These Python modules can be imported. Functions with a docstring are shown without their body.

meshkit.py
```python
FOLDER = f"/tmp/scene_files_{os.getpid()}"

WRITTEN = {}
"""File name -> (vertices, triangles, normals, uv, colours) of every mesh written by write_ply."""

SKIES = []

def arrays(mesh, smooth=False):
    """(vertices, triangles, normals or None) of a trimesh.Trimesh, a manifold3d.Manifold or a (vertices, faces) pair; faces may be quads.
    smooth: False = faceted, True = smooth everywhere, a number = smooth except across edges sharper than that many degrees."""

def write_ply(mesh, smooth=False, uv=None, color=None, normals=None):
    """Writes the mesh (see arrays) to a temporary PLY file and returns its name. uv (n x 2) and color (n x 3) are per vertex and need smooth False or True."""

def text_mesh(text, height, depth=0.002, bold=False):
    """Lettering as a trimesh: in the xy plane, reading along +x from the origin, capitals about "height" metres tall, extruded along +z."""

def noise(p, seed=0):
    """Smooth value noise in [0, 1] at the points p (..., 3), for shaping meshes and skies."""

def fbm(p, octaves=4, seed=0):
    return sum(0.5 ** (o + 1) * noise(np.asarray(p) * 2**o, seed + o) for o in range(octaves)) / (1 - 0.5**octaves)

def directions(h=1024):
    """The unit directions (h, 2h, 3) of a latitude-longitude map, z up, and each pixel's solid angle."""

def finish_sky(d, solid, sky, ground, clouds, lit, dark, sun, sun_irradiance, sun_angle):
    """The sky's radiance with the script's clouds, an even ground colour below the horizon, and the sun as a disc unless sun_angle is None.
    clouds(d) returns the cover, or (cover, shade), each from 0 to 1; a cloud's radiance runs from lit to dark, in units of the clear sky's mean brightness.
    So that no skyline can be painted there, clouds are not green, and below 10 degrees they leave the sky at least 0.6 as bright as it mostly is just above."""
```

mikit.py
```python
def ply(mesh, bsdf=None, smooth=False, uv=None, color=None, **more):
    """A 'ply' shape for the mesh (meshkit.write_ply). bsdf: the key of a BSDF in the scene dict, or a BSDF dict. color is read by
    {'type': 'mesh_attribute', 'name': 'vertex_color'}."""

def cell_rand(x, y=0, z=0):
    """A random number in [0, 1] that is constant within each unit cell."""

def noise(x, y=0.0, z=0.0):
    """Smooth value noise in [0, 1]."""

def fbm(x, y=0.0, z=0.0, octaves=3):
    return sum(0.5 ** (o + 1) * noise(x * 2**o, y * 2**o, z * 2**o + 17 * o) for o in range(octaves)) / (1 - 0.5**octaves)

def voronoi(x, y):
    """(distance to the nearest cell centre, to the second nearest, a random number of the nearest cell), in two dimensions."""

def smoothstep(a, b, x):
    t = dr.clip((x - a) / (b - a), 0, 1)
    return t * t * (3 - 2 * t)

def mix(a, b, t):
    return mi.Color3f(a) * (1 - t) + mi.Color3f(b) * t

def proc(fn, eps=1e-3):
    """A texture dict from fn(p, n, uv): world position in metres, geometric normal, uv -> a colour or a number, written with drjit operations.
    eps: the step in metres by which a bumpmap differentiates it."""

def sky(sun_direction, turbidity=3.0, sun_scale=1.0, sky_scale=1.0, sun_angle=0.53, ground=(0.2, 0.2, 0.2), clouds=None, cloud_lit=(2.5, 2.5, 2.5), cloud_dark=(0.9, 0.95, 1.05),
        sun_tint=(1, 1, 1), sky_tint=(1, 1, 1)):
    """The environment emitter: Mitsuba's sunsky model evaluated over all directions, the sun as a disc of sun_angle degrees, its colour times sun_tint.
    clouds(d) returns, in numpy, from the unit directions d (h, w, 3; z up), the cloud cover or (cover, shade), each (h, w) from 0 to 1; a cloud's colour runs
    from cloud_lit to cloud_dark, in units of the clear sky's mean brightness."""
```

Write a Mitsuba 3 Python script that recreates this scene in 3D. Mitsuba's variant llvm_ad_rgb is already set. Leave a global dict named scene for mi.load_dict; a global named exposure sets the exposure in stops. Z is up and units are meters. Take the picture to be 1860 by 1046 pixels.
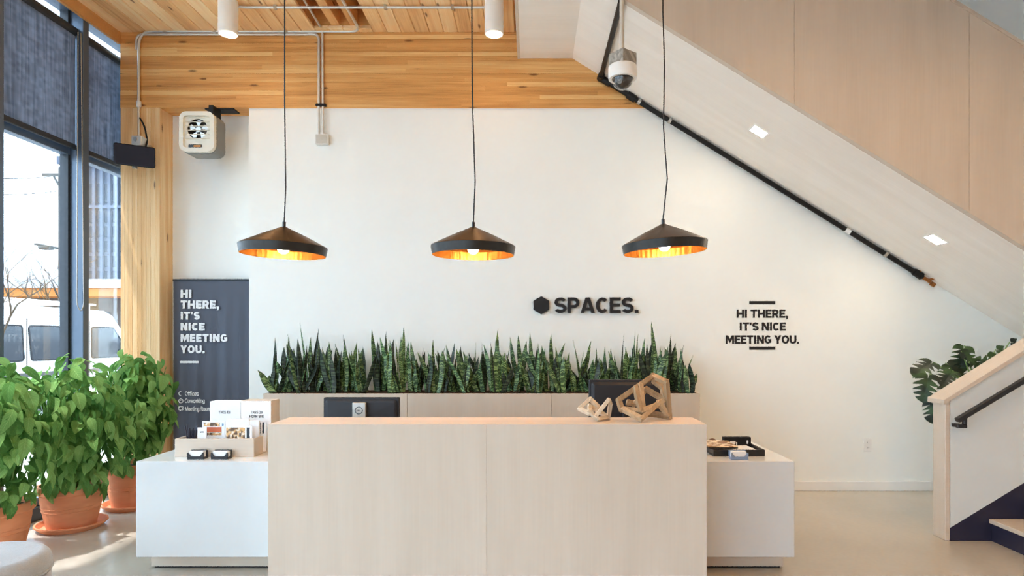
import math, random
import numpy as np, trimesh, drjit as dr, mitsuba as mi
import shapely.geometry as sg
import mikit, meshkit
from mikit import proc, noise, fbm, voronoi, smoothstep, mix

T = mi.ScalarTransform4f
scene, labels = {}, {}
rng = random.Random(7)
PI = math.pi

# ------------------------------------------------------------------ camera, sky, sun, exposure
FOC, VPX, VPY, EYE = 1150.0, 965.0, 615.0, 1.38        # focal length and vanishing point in the 1860x1046 frame, eye height
scene['camera'] = dict(type='perspective', fov_axis='x', fov=math.degrees(2 * math.atan(930 / FOC)), near_clip=0.05, far_clip=800.0,
                       principal_point_offset_x=(930 - VPX) / 1860, principal_point_offset_y=(523 - VPY) / 1046,
                       to_world=T().look_at(origin=[0, 0, EYE], target=[0, 1, EYE], up=[0, 0, 1]))
exposure = 4.2
LAMP = 0.15


def cloud_cover(d):
    c = meshkit.fbm(d * np.array([3.0, 3.0, 6.0]), 4, seed=3)
    return 0.86 + 0.14 * np.clip((c - 0.35) * 3, 0, 1), np.clip((c - 0.55) * 1.5, 0, 0.3)


scene['sky'] = mikit.sky([-0.28, -0.25, 0.93], turbidity=3.5, sun_scale=0.30, sky_scale=1.0, sun_angle=1.6, ground=(0.33, 0.335, 0.34),
                         clouds=cloud_cover, cloud_lit=(1.58, 2.15, 2.66), cloud_dark=(1.25, 1.65, 2.07), sun_tint=(0.84, 1.0, 1.28))


# ------------------------------------------------------------------ helpers
def lin(r, g, b):
    """sRGB 0-255 to linear"""
    f = lambda c: c / 12.92 if c <= 0.04045 else ((c + 0.055) / 1.055) ** 2.4
    return [f(v / 255.0) for v in (r, g, b)]


def rgb(c):
    return {'type': 'rgb', 'value': list(map(float, c))}


def W(px, py, Y):
    """the point at depth Y metres that stands at pixel (px, py) of the frame"""
    return np.array([(px - VPX) * Y / FOC, Y, EYE - (py - VPY) * Y / FOC])


def key_for(name, parent=None):
    k = f'{parent}__{name}' if parent else name
    if k not in taken:
        taken.add(k)
        return k
    i = 1
    while f'{k}_{i:03d}' in taken:
        i += 1
    taken.add(f'{k}_{i:03d}')
    return f'{k}_{i:03d}'


taken = set()


def thing(name, label, cat, group=None):
    k = key_for(name)
    labels[k] = {'label': label, 'category': cat}
    if group:
        labels[k]['group'] = group
    return k


def struct(name, label=None):
    k = key_for(name)
    labels[k] = {'kind': 'structure'}
    if label:
        labels[k]['label'] = label
    return k


def put(shape, parent, name=None, label=None, to=None, kind=None):
    """one entry of scene: a part NAME of PARENT, or PARENT itself when name is None"""
    k = key_for(name, parent) if name else parent
    s = dict(shape)
    if to is not None:
        s['to_world'] = to
    scene[k] = s
    if label or kind:
        labels.setdefault(k, {})
        if label: labels[k]['label'] = label
        if kind: labels[k]['kind'] = kind
    return k


def part(parent, name, mesh, mat, smooth=False, label=None, kind=None, uv=None, **more):
    return put(mikit.ply(mesh, mat, smooth=smooth, uv=uv, **more), parent, name, label, None, kind)


def own(key, mesh, mat, smooth=False, **more):
    return put(mikit.ply(mesh, mat, smooth=smooth, **more), key)


def piece(parent, name, mesh, mat, tone=None, label=None):
    """a faceted piece whose constant uv carries its own tone and grain offset"""
    n = len(mesh.vertices)
    uv = np.tile([rng.random() if tone is None else tone, rng.random()], (n, 1))
    return put(mikit.ply(mesh, mat, smooth=False, uv=uv), parent, name, label)


def box(x0, x1, y0, y1, z0, z1, c=0.0):
    lo, hi = np.minimum([x0, y0, z0], [x1, y1, z1]), np.maximum([x0, y0, z0], [x1, y1, z1])
    if c <= 0:
        return trimesh.creation.box(extents=hi - lo, transform=trimesh.transformations.translation_matrix((lo + hi) / 2))
    c = min(c, *((hi - lo) * 0.45))
    pts = []
    for sx in (0, 1):
        for sy in (0, 1):
            for sz in (0, 1):
                q = np.where([sx, sy, sz], hi, lo)
                s = np.where([sx, sy, sz], -c, c)
                for a in range(3):
                    d = s.copy(); d[a] = 0
                    pts.append(q + d)
    return trimesh.convex.convex_hull(np.array(pts))


def rbox(x0, x1, y0, y1, z0, z1, r, axis=1, seg=5, c=0.0):
    """box whose four edges along AXIS are rounded with radius r"""
    a, b = [i for i in range(3) if i != axis]
    lo, hi = np.array([x0, y0, z0]), np.array([x1, y1, z1])
    pts = []
    for t, inset in ((lo[axis], c), (lo[axis] + c, 0), (hi[axis] - c, 0), (hi[axis], c)):
        for (ca, cb, q) in ((hi[a] - r, hi[b] - r, 0), (lo[a] + r, hi[b] - r, 1), (lo[a] + r, lo[b] + r, 2), (hi[a] - r, lo[b] + r, 3)):
            for k in range(seg + 1):
                an = (q + k / seg) * PI / 2
                v = np.zeros(3)
                v[axis], v[a], v[b] = t, ca + (r - inset) * math.cos(an), cb + (r - inset) * math.sin(an)
                pts.append(v)
    return trimesh.convex.convex_hull(np.array(pts))


def sweep(points, r, sides=8, closed=False, caps=True):
    p = np.asarray(points, float)
    n = len(p)
    rad = np.broadcast_to(np.asarray(r, float), (n,))
    t = np.gradient(p, axis=0)
    t /= np.linalg.norm(t, axis=1, keepdims=True) + 1e-12
    up = np.array([0, 0, 1.0]) if abs(t[0, 2]) < 0.9 else np.array([1.0, 0, 0])
    a = np.cross(t[0], up); a /= np.linalg.norm(a)
    V = []
    for i in range(n):
        a = a - t[i] * (a @ t[i]); a /= np.linalg.norm(a) + 1e-12
        b = np.cross(t[i], a)
        for k in range(sides):
            an = 2 * PI * k / sides
            V.append(p[i] + rad[i] * (math.cos(an) * a + math.sin(an) * b))
    Fc = []
    for i in range(n - 1):
        for k in range(sides):
            q = [i * sides + k, i * sides + (k + 1) % sides, (i + 1) * sides + (k + 1) % sides, (i + 1) * sides + k]
            Fc += [[q[0], q[1], q[2]], [q[0], q[2], q[3]]]
    if caps:
        V += [p[0], p[-1]]
        c0, c1 = len(V) - 2, len(V) - 1
        for k in range(sides):
            Fc.append([c0, (k + 1) % sides, k])
            Fc.append([c1, (n - 1) * sides + k, (n - 1) * sides + (k + 1) % sides])
    return trimesh.Trimesh(np.array(V), np.array(Fc), process=False)


def bend(points, r=0.08, n=6):
    """rounds the corners of a polyline"""
    p = [np.asarray(q, float) for q in points]
    out = [p[0]]
    for a, b, c in zip(p, p[1:], p[2:]):
        u, v = (a - b), (c - b)
        d = min(r, np.linalg.norm(u) * 0.49, np.linalg.norm(v) * 0.49)
        s, e = b + u / np.linalg.norm(u) * d, b + v / np.linalg.norm(v) * d
        for k in range(n + 1):
            w = k / n
            out.append((1 - w) ** 2 * s + 2 * w * (1 - w) * b + w * w * e)
    out.append(p[-1])
    return np.array(out)


def lathe(profile, sides=48, at=(0, 0, 0)):
    """revolves (radius, z) points about z"""
    pr = np.asarray(profile, float)
    m = len(pr)
    an = np.arange(sides) * 2 * PI / sides
    V = np.stack([pr[:, None, 0] * np.cos(an), pr[:, None, 0] * np.sin(an), np.broadcast_to(pr[:, None, 1], (m, sides))], -1).reshape(-1, 3)
    Fc = []
    for i in range(m - 1):
        for k in range(sides):
            k2 = (k + 1) % sides
            a, b, c, d = i * sides + k, i * sides + k2, (i + 1) * sides + k2, (i + 1) * sides + k
            if pr[i, 0] > 1e-9: Fc.append([a, b, c])
            if pr[i + 1, 0] > 1e-9: Fc.append([a, c, d])
    me = trimesh.Trimesh(V, np.array(Fc), process=True)
    if me.volume < 0:
        me.invert()
    me.apply_translation(at)
    return me


def cyl(p, q, r, sides=16):
    return sweep([p, q], r, sides)


def bar(p, q, w, h=None, up=(0, 0, 1)):
    """rectangular bar from p to q"""
    p, q = np.asarray(p, float), np.asarray(q, float)
    h = h or w
    t = (q - p); L = np.linalg.norm(t); t /= L
    a = np.cross(t, up)
    if np.linalg.norm(a) < 1e-3: a = np.cross(t, [0, 1, 0])
    a /= np.linalg.norm(a); b = np.cross(a, t)
    c = min(w, h) * 0.08
    m = box(-w / 2, w / 2, -L / 2, L / 2, -h / 2, h / 2, c)
    R = np.eye(4); R[:3, 0], R[:3, 1], R[:3, 2], R[:3, 3] = a, t, b, (p + q) / 2
    m.apply_transform(R)
    return m


def extrude_xz(poly, y0, y1):
    """a polygon drawn in (x, z), made solid from y0 to y1"""
    poly = poly if hasattr(poly, 'geom_type') else sg.Polygon(poly)
    m = trimesh.util.concatenate([trimesh.creation.extrude_polygon(g, y1 - y0, engine='earcut') for g in getattr(poly, 'geoms', [poly])])
    v = m.vertices.copy()
    m.vertices = np.stack([v[:, 0], y1 - v[:, 2], v[:, 1]], 1)
    m.fix_normals()
    return m


def frame(direction, normal, pos, s=1.0, sx=None):
    """matrix taking +y to direction, +z to about normal"""
    t = np.asarray(direction, float); t = t / np.linalg.norm(t)
    n = np.asarray(normal, float); n = n - t * (n @ t)
    if np.linalg.norm(n) < 1e-6: n = np.cross(t, [1, 0.2, 0])
    n /= np.linalg.norm(n)
    a = np.cross(t, n)
    M = np.eye(4)
    M[:3, 0], M[:3, 1], M[:3, 2], M[:3, 3] = a * (sx or s), t * s, n * s, pos
    return T(M.tolist())


def text_fit(text, px0, px1, py_base, py_top, Y, depth=0.003, bold=True, dz=0.0):
    """lettering facing the room at depth Y, its capitals between two rows and its width between two columns"""
    h = (py_base - py_top) * Y / FOC
    m = meshkit.text_mesh(text, h, depth, bold=bold)
    v = m.vertices.copy()
    x0, x1 = (px0 - VPX) * Y / FOC, (px1 - VPX) * Y / FOC
    lo, hi = v[:, 0].min(), v[:, 0].max()
    v[:, 0] = x0 + (v[:, 0] - lo) / (hi - lo) * (x1 - x0)
    zb = EYE - (py_base - VPY) * Y / FOC
    m.vertices = np.stack([v[:, 0], Y - v[:, 2], zb + v[:, 1] + dz], 1)
    return m


GLYPH_W = dict(H=.80, I=.30, T=.72, E=.64, R=.74, S=.70, N=.80, C=.74, M=.98, G=.78, Y=.78, O=.84, U=.78, P=.70, A=.84)


def glyph(ch, sw):
    """one bold grotesque capital of height 1 as a polygon, and its advance; sw is the stroke width"""
    ln = lambda *p: sg.LineString(p)
    h = sw / 2
    if ch == '.': return sg.box(0, 0, sw * 1.05, sw * 1.05), sw * 1.05
    if ch == ',': return sg.box(0, 0, sw * 1.05, sw * 1.05).union(sg.Polygon([(sw * .35, .02), (sw * 1.05, .02), (sw * .7, -.2), (sw * .1, -.2)])), sw * 1.05
    if ch == "'": return sg.Polygon([(0, 1), (sw, 1), (sw * .75, .66), (sw * .1, .66)]), sw
    w = GLYPH_W[ch]
    L, R, B, Tp, cx = h, w - h, h, 1 - h, w / 2
    def arc(ax, ay, rx, ry, a0, a1, n=24):
        t = np.radians(np.linspace(a0, a1, n))
        return [(ax + rx * math.cos(q), ay + ry * math.sin(q)) for q in t]
    rx, ry, q = (R - L) / 2, (Tp - B) / 2, (Tp - B) / 4
    mid = .5
    lines = {
        'H': [ln((L, -1), (L, 2)), ln((R, -1), (R, 2)), ln((L, mid), (R, mid))], 'I': [ln((cx, -1), (cx, 2))], 'T': [ln((cx, -1), (cx, Tp)), ln((0, Tp), (w, Tp))],
        'E': [ln((L, 0), (L, 1)), ln((L, B), (w, B)), ln((L, Tp), (w, Tp)), ln((L, mid + .01), (w * .92, mid + .01))],
        'N': [ln((L, -1), (L, 2)), ln((R, -1), (R, 2)), ln((L - .02, 1.05), (R + .02, -.05))],
        'M': [ln((L, -1), (L, 2)), ln((R, -1), (R, 2)), sg.LineString([(L, 1.08), (cx, .30), (R, 1.08)])],
        'A': [ln((L * .2, -.3), (cx, 1.10)), ln((w - L * .2, -.3), (cx, 1.10)), ln((w * .22, .26), (w * .78, .26))],
        'Y': [ln((L * .1, 1.22), (cx, .42)), ln((w - L * .1, 1.22), (cx, .42)), ln((cx, -1), (cx, .46))],
        'U': [sg.LineString([(L, 2)] + arc(cx, B + rx, rx, rx, 180, 360) + [(R, 2)])],
        'O': [sg.LinearRing(arc(cx, .5, rx, ry, 0, 352, 44))], 'C': [sg.LineString(arc(cx, .5, rx, ry, 42, 318, 40))],
        'G': [sg.LineString(arc(cx, .5, rx, ry, 42, 318, 40) + [(R, .46)]), ln((R + h, .46), (cx + .02, .46)), ln((R, .5), (R, .12))],
        'P': [ln((L, -1), (L, 2)), sg.LineString([(L, Tp)] + arc(R - .24, (Tp + .42) / 2, .24, (Tp - .42) / 2, 90, -90, 20) + [(L, .42)])],
        'R': [ln((L, -1), (L, 2)), sg.LineString([(L, Tp)] + arc(R - .26, (Tp + .45) / 2, .24, (Tp - .45) / 2, 90, -90, 20) + [(L, .45)]), ln((cx - .02, .5), (w - h * .8, -.08))],
        'S': [sg.LineString(arc(cx, Tp - q, rx, q, 22, 270, 30) + arc(cx, B + q, rx, q, 90, -158, 30)[1:])]}[ch]
    g = lines[0].buffer(h, cap_style=2, join_style=2)
    for l in lines[1:]: g = g.union(l.buffer(h, cap_style=2, join_style=2))
    return g.intersection(sg.box(-.01, 0, w + .01, 1)), w


def letters_of(text, px0, px1, py_base, py_top, Y, depth, sw=.2):
    """one mesh per letter of a line set between two columns and two rows at depth Y, standing DEPTH proud of it"""
    from shapely import affinity
    hgt = (py_base - py_top) * Y / FOC
    x, out = 0.0, []
    for ch in text:
        if ch == ' ': x += .30; continue
        g, w = glyph(ch, sw)
        out.append((ch, affinity.translate(g, x, 0))); x += w + .34 * sw
    width = x - .34 * sw
    x0, x1 = (px0 - VPX) * Y / FOC, (px1 - VPX) * Y / FOC
    zb = EYE - (py_base - VPY) * Y / FOC
    return [(ch, extrude_xz(affinity.translate(affinity.scale(g, (x1 - x0) / width, hgt, origin=(0, 0)), x0, zb), Y - depth, Y)) for ch, g in out]


# ------------------------------------------------------------------ materials
def plain(name, c, rough=0.5, spec=0.5, metallic=0.0, two=True, **more):
    b = dict(type='principled', base_color=rgb(c) if not isinstance(c, dict) else c, roughness=rough, specular=spec, metallic=metallic, **more)
    scene[name] = dict(type='twosided', bsdf=b) if two else b


def wood_fn(axis, dark, mid, light, grain=1.0, knots=True):
    """timber whose grain runs along AXIS; uv.x of a piece is its tone, uv.y shifts its grain"""
    dark, mid, light = lin(*dark), lin(*mid), lin(*light)

    def fn(p, n, uv):
        q = [p.x, p.y, p.z]
        along = q.pop(axis)
        o = uv.y * 37.0
        a, b = q[0] + o, q[1] + o * 0.7
        g = fbm(a * 26.0 * grain, b * 26.0 * grain, along * 0.9 + o, 3)
        fine = noise(a * 210.0 * grain, b * 210.0 * grain, along * 5.0)
        t = 0.55 * g + 0.2 * fine + 0.42 * (uv.x - 0.5) + 0.12
        col = mix(mid, light, smoothstep(0.35, 0.85, t))
        col = mix(col, dark, 0.75 * (1.0 - smoothstep(0.1, 0.45, t)))
        if knots:
            d, _, w = voronoi(along * 2.3 + o, (a + b) * 9.0)
            k = dr.select(w > 0.72, 1.0 - smoothstep(0.03, 0.13, d), 0.0)
            col = mix(col, lin(112, 62, 26), 0.85 * k)
        return col
    return fn


for ax, nm, tone3 in ((0, 'x', ((178, 116, 56), (216, 156, 88), (240, 198, 134))), (1, 'y', ((182, 122, 66), (218, 163, 102), (242, 204, 148))), (2, 'z', ((186, 130, 78), (226, 178, 120), (246, 214, 166)))):
    plain(f'timber_{nm}', proc(wood_fn(ax, *tone3)), rough=0.5, spec=0.4)


def pale_fn(axis):
    lo, hi = lin(196, 179, 160), lin(212, 197, 180)

    def fn(p, n, uv):
        q = [p.x, p.y, p.z]
        along = q.pop(axis)
        o = uv.y * 11.0
        a, b = q[0] + o, q[1] + o
        g = fbm(a * 9.0 + 0.6 * noise(along * 2.2, a * 3.0), b * 9.0, along * 0.8, 4)
        fine = noise(a * 130.0, b * 130.0, along * 4.0)
        return mix(lo, hi, dr.clip(0.9 * g + 0.2 * fine + 0.15 * (uv.x - 0.5), 0, 1))
    return fn


for ax, nm in enumerate('xyz'):
    plain(f'pale_wood_{nm}', proc(pale_fn(ax)), rough=0.42, spec=0.4)


plain('deck_timber', proc(wood_fn(1, (196, 142, 90), (234, 190, 134), (247, 220, 174))), rough=0.5, spec=0.4)


def soffit_fn(p, n, uv):
    g = fbm(p.x * 1.2, p.y * 14.0, p.z * 1.2, 3)
    return mix(lin(230, 221, 209), lin(242, 235, 226), dr.clip(g * .9 + .2 * noise(p.x * 5, p.y * 120), 0, 1))


plain('soffit_wood', proc(soffit_fn), rough=0.5, spec=0.35)


def floor_fn(p, n, uv):
    m = fbm(p.x * 1.7, p.y * 1.7, 0.0, 4)
    f = noise(p.x * 60, p.y * 60)
    return mix(lin(172, 164, 150), lin(190, 182, 170), dr.clip(m * 0.85 + f * 0.15, 0, 1))


plain('concrete_floor', proc(floor_fn), rough=0.22, spec=0.5)
plain('wall_paint', lin(241, 242, 237), rough=0.75, spec=0.25)
plain('white_trim', lin(238, 236, 230), rough=0.45, spec=0.4)
plain('upper_grey', lin(150, 150, 150), rough=0.8, spec=0.2)
plain('white_lacquer', lin(209, 211, 210), rough=0.12, spec=0.5)
plain('stair_panel', lin(212, 215, 211), rough=0.4, spec=0.4)
plain('navy_paint', lin(42, 40, 58), rough=0.4, spec=0.4)
plain('black_satin', lin(26, 26, 28), rough=0.35, spec=0.5)
plain('black_matte', lin(22, 22, 24), rough=0.7, spec=0.3)
plain('black_pipe', lin(24, 23, 22), rough=0.45, spec=0.3)
plain('lettering_black', lin(34, 33, 34), rough=0.6, spec=0.3)
plain('lamp_black', lin(40, 38, 36), rough=0.36, spec=0.6, metallic=0.35)
plain('steel', lin(196, 194, 188), rough=0.28, metallic=0.9)
plain('conduit_metal', lin(214, 212, 206), rough=0.34, metallic=0.45)
plain('frame_metal', lin(92, 106, 124), rough=0.32, spec=0.5, metallic=0.35)
plain('frame_dark', lin(44, 50, 58), rough=0.4, spec=0.4)
plain('brass', lin(170, 110, 60), rough=0.35, metallic=0.8)
plain('cream_enamel', lin(226, 220, 204), rough=0.35, spec=0.5)
plain('grey_enamel', lin(120, 118, 112), rough=0.5)
plain('speaker_cloth', lin(44, 44, 54), rough=0.8, spec=0.2)
plain('white_plastic', lin(236, 234, 230), rough=0.35, spec=0.5)
plain('paper', lin(236, 237, 238), rough=0.7, spec=0.2, two=True)
plain('print_orange', lin(206, 108, 72), rough=0.6, two=True)
plain('stone_brown', lin(104, 72, 48), rough=0.55)
plain('soil', proc(lambda p, n, uv: mix(lin(38, 28, 22), lin(74, 56, 42), noise(p.x * 90, p.y * 90, p.z * 90))), rough=0.95, spec=0.1)
plain('card_blue', lin(128, 150, 182), rough=0.3, spec=0.5)
plain('linen', proc(lambda p, n, uv: mix(lin(164, 166, 168), lin(188, 190, 192), 0.5 * noise(p.x * 300, p.y * 300, p.z * 300) + 0.5 * fbm(p.x * 9, p.y * 9, p.z * 9))), rough=0.85, spec=0.2)
plain('terracotta', proc(lambda p, n, uv: mix(lin(200, 124, 84), lin(222, 150, 110), fbm(p.x * 9, p.y * 9, p.z * 24, 3))), rough=0.75, spec=0.25)
scene['glass'] = dict(type='thindielectric', int_ior=1.5)
scene['gold_leaf'] = dict(type='twosided', bsdf=dict(type='bumpmap', arbitrary=proc(lambda p, n, uv: 0.002 * voronoi(p.x * 45, p.y * 45)[0], eps=2e-3), scale=1.0,
                          bsdf=dict(type='principled', base_color=rgb(lin(196, 138, 70)), metallic=0.9, roughness=0.4)))
plain('lamp_bronze', lin(86, 66, 48), rough=.34, metallic=.75)
plain('banner_cloth', lin(78, 83, 96), rough=.55, spec=.4, two=True)
scene['dome_glass'] = dict(type='thindielectric', int_ior=1.45)


def weave(p, n, uv):
    t = .55 * noise(p.y * 90.0, p.z * 5.0) + .45 * noise(p.y * 24.0, p.z * 38.0)
    return mix(lin(108, 120, 136), lin(168, 178, 192), t)


scene['blind_cloth'] = dict(type='principledthin', base_color=proc(weave), roughness=.9, diff_trans=1.0, spec_trans=0.0, eta=1.3)

plain('galvanized', proc(lambda p, n, uv: mix(lin(140, 136, 128), lin(186, 182, 174), voronoi(p.x * 60 + p.z * 40, p.y * 60 + p.z * 30)[2])), rough=.45, metallic=.4)
plain('monitor_shell', lin(30, 31, 36), rough=.5, spec=.4)

# ------------------------------------------------------------------ the room
XL, XR, YF, YB, ZC = -3.72, 6.5, -4.0, 5.75, 4.15          # window side, stair side, front, back wall, ceiling
YBEAM, ZBEAM, YALC, XALC = 5.73, 3.47, 5.94, -2.565
own(struct('floor', 'polished beige concrete floor'), box(-4.0, XR + 0.2, YF - 0.2, 6.3, -0.12, 0), 'concrete_floor')
own(struct('wall_back', 'tall white painted wall behind the reception desk'), box(XALC, XR + 0.2, YB, YB + 0.4, 0, 7.2), 'wall_paint')
own(struct('wall_alcove', 'recessed white wall between the timber column and the main wall'), box(-3.72, XALC, YALC, YALC + 0.21, 0, ZC), 'wall_paint')
own(struct('wall_right'), box(XR, XR + 0.2, YF - 0.2, YB, 0, 7.2), 'wall_paint')
own(struct('wall_upper', 'grey wall of the floor above'), box(-0.3, -0.14, 4.3, YB, ZC + 0.2, 7.2), 'upper_grey')
own(struct('wall_upper_front'), box(-0.3, XR, 2.6, 2.7, ZC + 0.2, 7.2), 'upper_grey')
own(struct('ceiling_upper', 'grey ceiling above the stairwell'), box(-0.3, XR + 0.2, 2.6, YB + 0.2, 7.2, 7.4), 'upper_grey')
own(struct('baseboard_back', 'white baseboard under the slogan'), box(XALC, 3.63, YB - 0.018, YB, 0, 0.088, 0.004), 'white_trim')
own(struct('baseboard_alcove'), box(-3.36, XALC, YALC - 0.018, YALC, 0, 0.088, 0.004), 'white_trim')
own(struct('wall_front'), box(-4.0, XR + 0.2, YF - 0.2, YF, 4.0, ZC + 0.2), 'wall_paint')
own(struct('wall_front_pier'), box(-0.6, XR, YF - 0.2, YF, 0, 4.0), 'timber_z')

# timber ceiling: boards that run from the front to the beam; an open slot in front of the beam
ceil = struct('ceiling', 'timber plank ceiling')
own(ceil, box(-4.0, XR, YF - 0.2, 2.6, ZC + 0.03, ZC + 0.25), 'upper_grey')
part(ceil, 'deck', box(-4.0, -0.14, 2.6, YB + 0.2, ZC + 0.82, ZC + 1.0), 'timber_y')
part(ceil, 'deck', box(-0.14, 2.7, 2.6, 4.38, ZC + 0.03, ZC + 0.25), 'upper_grey')
SLOT = (-1.942, -1.430, 4.60, 5.655)
bw = 0.128
x = -3.734
while x < 2.66:
    x1 = min(x + bw, 2.7)
    yend = YBEAM if x1 < -0.1 else 4.37
    cuts = [YF, YF + rng.uniform(1.2, 2.6), YF + rng.uniform(4.0, 5.5), YF + rng.uniform(6.4, 8.0), yend]
    if x1 > SLOT[0] + 0.02 and x < SLOT[1] - 0.02:
        cuts = [YF, YF + rng.uniform(1.2, 2.6), YF + rng.uniform(4.0, 5.5), SLOT[2]]
        piece(ceil, 'plank', box(x + .0015, x1 - .0015, SLOT[3], yend, ZC, ZC + 0.03, 0.004), 'deck_timber')
    for a, b in zip(cuts, cuts[1:]):
        piece(ceil, 'plank', box(x + .0015, x1 - .0015, a + .001, b - .001, ZC + rng.uniform(0, .002), ZC + 0.03, 0.004), 'deck_timber')
    x = x1
for a in ((-4.0, SLOT[0] - .02, 2.6, YB + .2), (SLOT[1] + .02, -.14, 2.6, YB + .2), (SLOT[0] - .02, SLOT[1] + .02, 2.6, SLOT[2] - .02), (SLOT[0] - .02, SLOT[1] + .02, SLOT[3] + .02, YB + .2)):
    part(ceil, 'deck', box(*a, ZC + .031, ZC + .82), 'timber_y')
piece(ceil, 'joist', box(-1.79, -1.71, SLOT[2], SLOT[3], ZC + 0.03, ZC + 0.60, .004), 'timber_y', 0.3)
piece(ceil, 'joist', box(-1.62, -1.55, SLOT[2], SLOT[3], ZC + 0.03, ZC + 0.60, .004), 'timber_y', 0.2)
piece(ceil, 'slot_side', box(SLOT[0] - .02, SLOT[0], SLOT[2], SLOT[3], ZC + .03, ZC + .82), 'timber_y', 0.1)
piece(ceil, 'slot_side', box(SLOT[1], SLOT[1] + .02, SLOT[2], SLOT[3], ZC + .03, ZC + .82), 'timber_y', 0.1)
piece(ceil, 'slot_end', box(SLOT[0], SLOT[1], SLOT[2] - .02, SLOT[2], ZC + .03, ZC + .82), 'timber_x', 0.1)
piece(ceil, 'slot_end', box(SLOT[0], SLOT[1], SLOT[3], SLOT[3] + .02, ZC + .03, ZC + .82), 'timber_x', 0.1)

# glued timber beam and column, one piece per lamination length
beam = struct('timber_beam', 'deep glued timber beam over the white wall')
nl = 18
lh = (ZC + 0.02 - ZBEAM) / nl
for i in range(nl):
    z0 = ZBEAM + i * lh
    xs, xx = [-3.72], -3.72 + rng.uniform(0.5, 2.6)
    while xx < 1.0:
        xs.append(xx); xx += rng.uniform(1.6, 3.2)
    xs.append(1.3)
    for a, b in zip(xs, xs[1:]):
        piece(beam, 'lamination', box(a, b, YBEAM + rng.uniform(0, .0008), YBEAM + 0.30, z0, z0 + lh - 0.0006), 'timber_x',
              tone=rng.choice([0.12, 0.2, 0.3, 0.35, 0.42, 0.5, 0.95, 0.8]) if i > 1 else 0.3)
col = struct('timber_column', 'square glued timber column beside the window')
cx = -3.717
for i, wdt in enumerate([.038, .03, .04, .042, .04, .042, .04, .042, .04]):
    piece(col, 'lamination', box(cx, cx + wdt - .0005, YBEAM + rng.uniform(0, .0008), YALC + .12, 0, ZBEAM, 0.001), 'timber_z', tone=rng.choice([.3, .45, .55, .7, .8]))
    cx += wdt
own(struct('trim_1', 'timber fascia over the window'), box(-3.74, -3.715, YF, YBEAM, 4.045, ZC + 0.03), 'timber_y')

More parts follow.
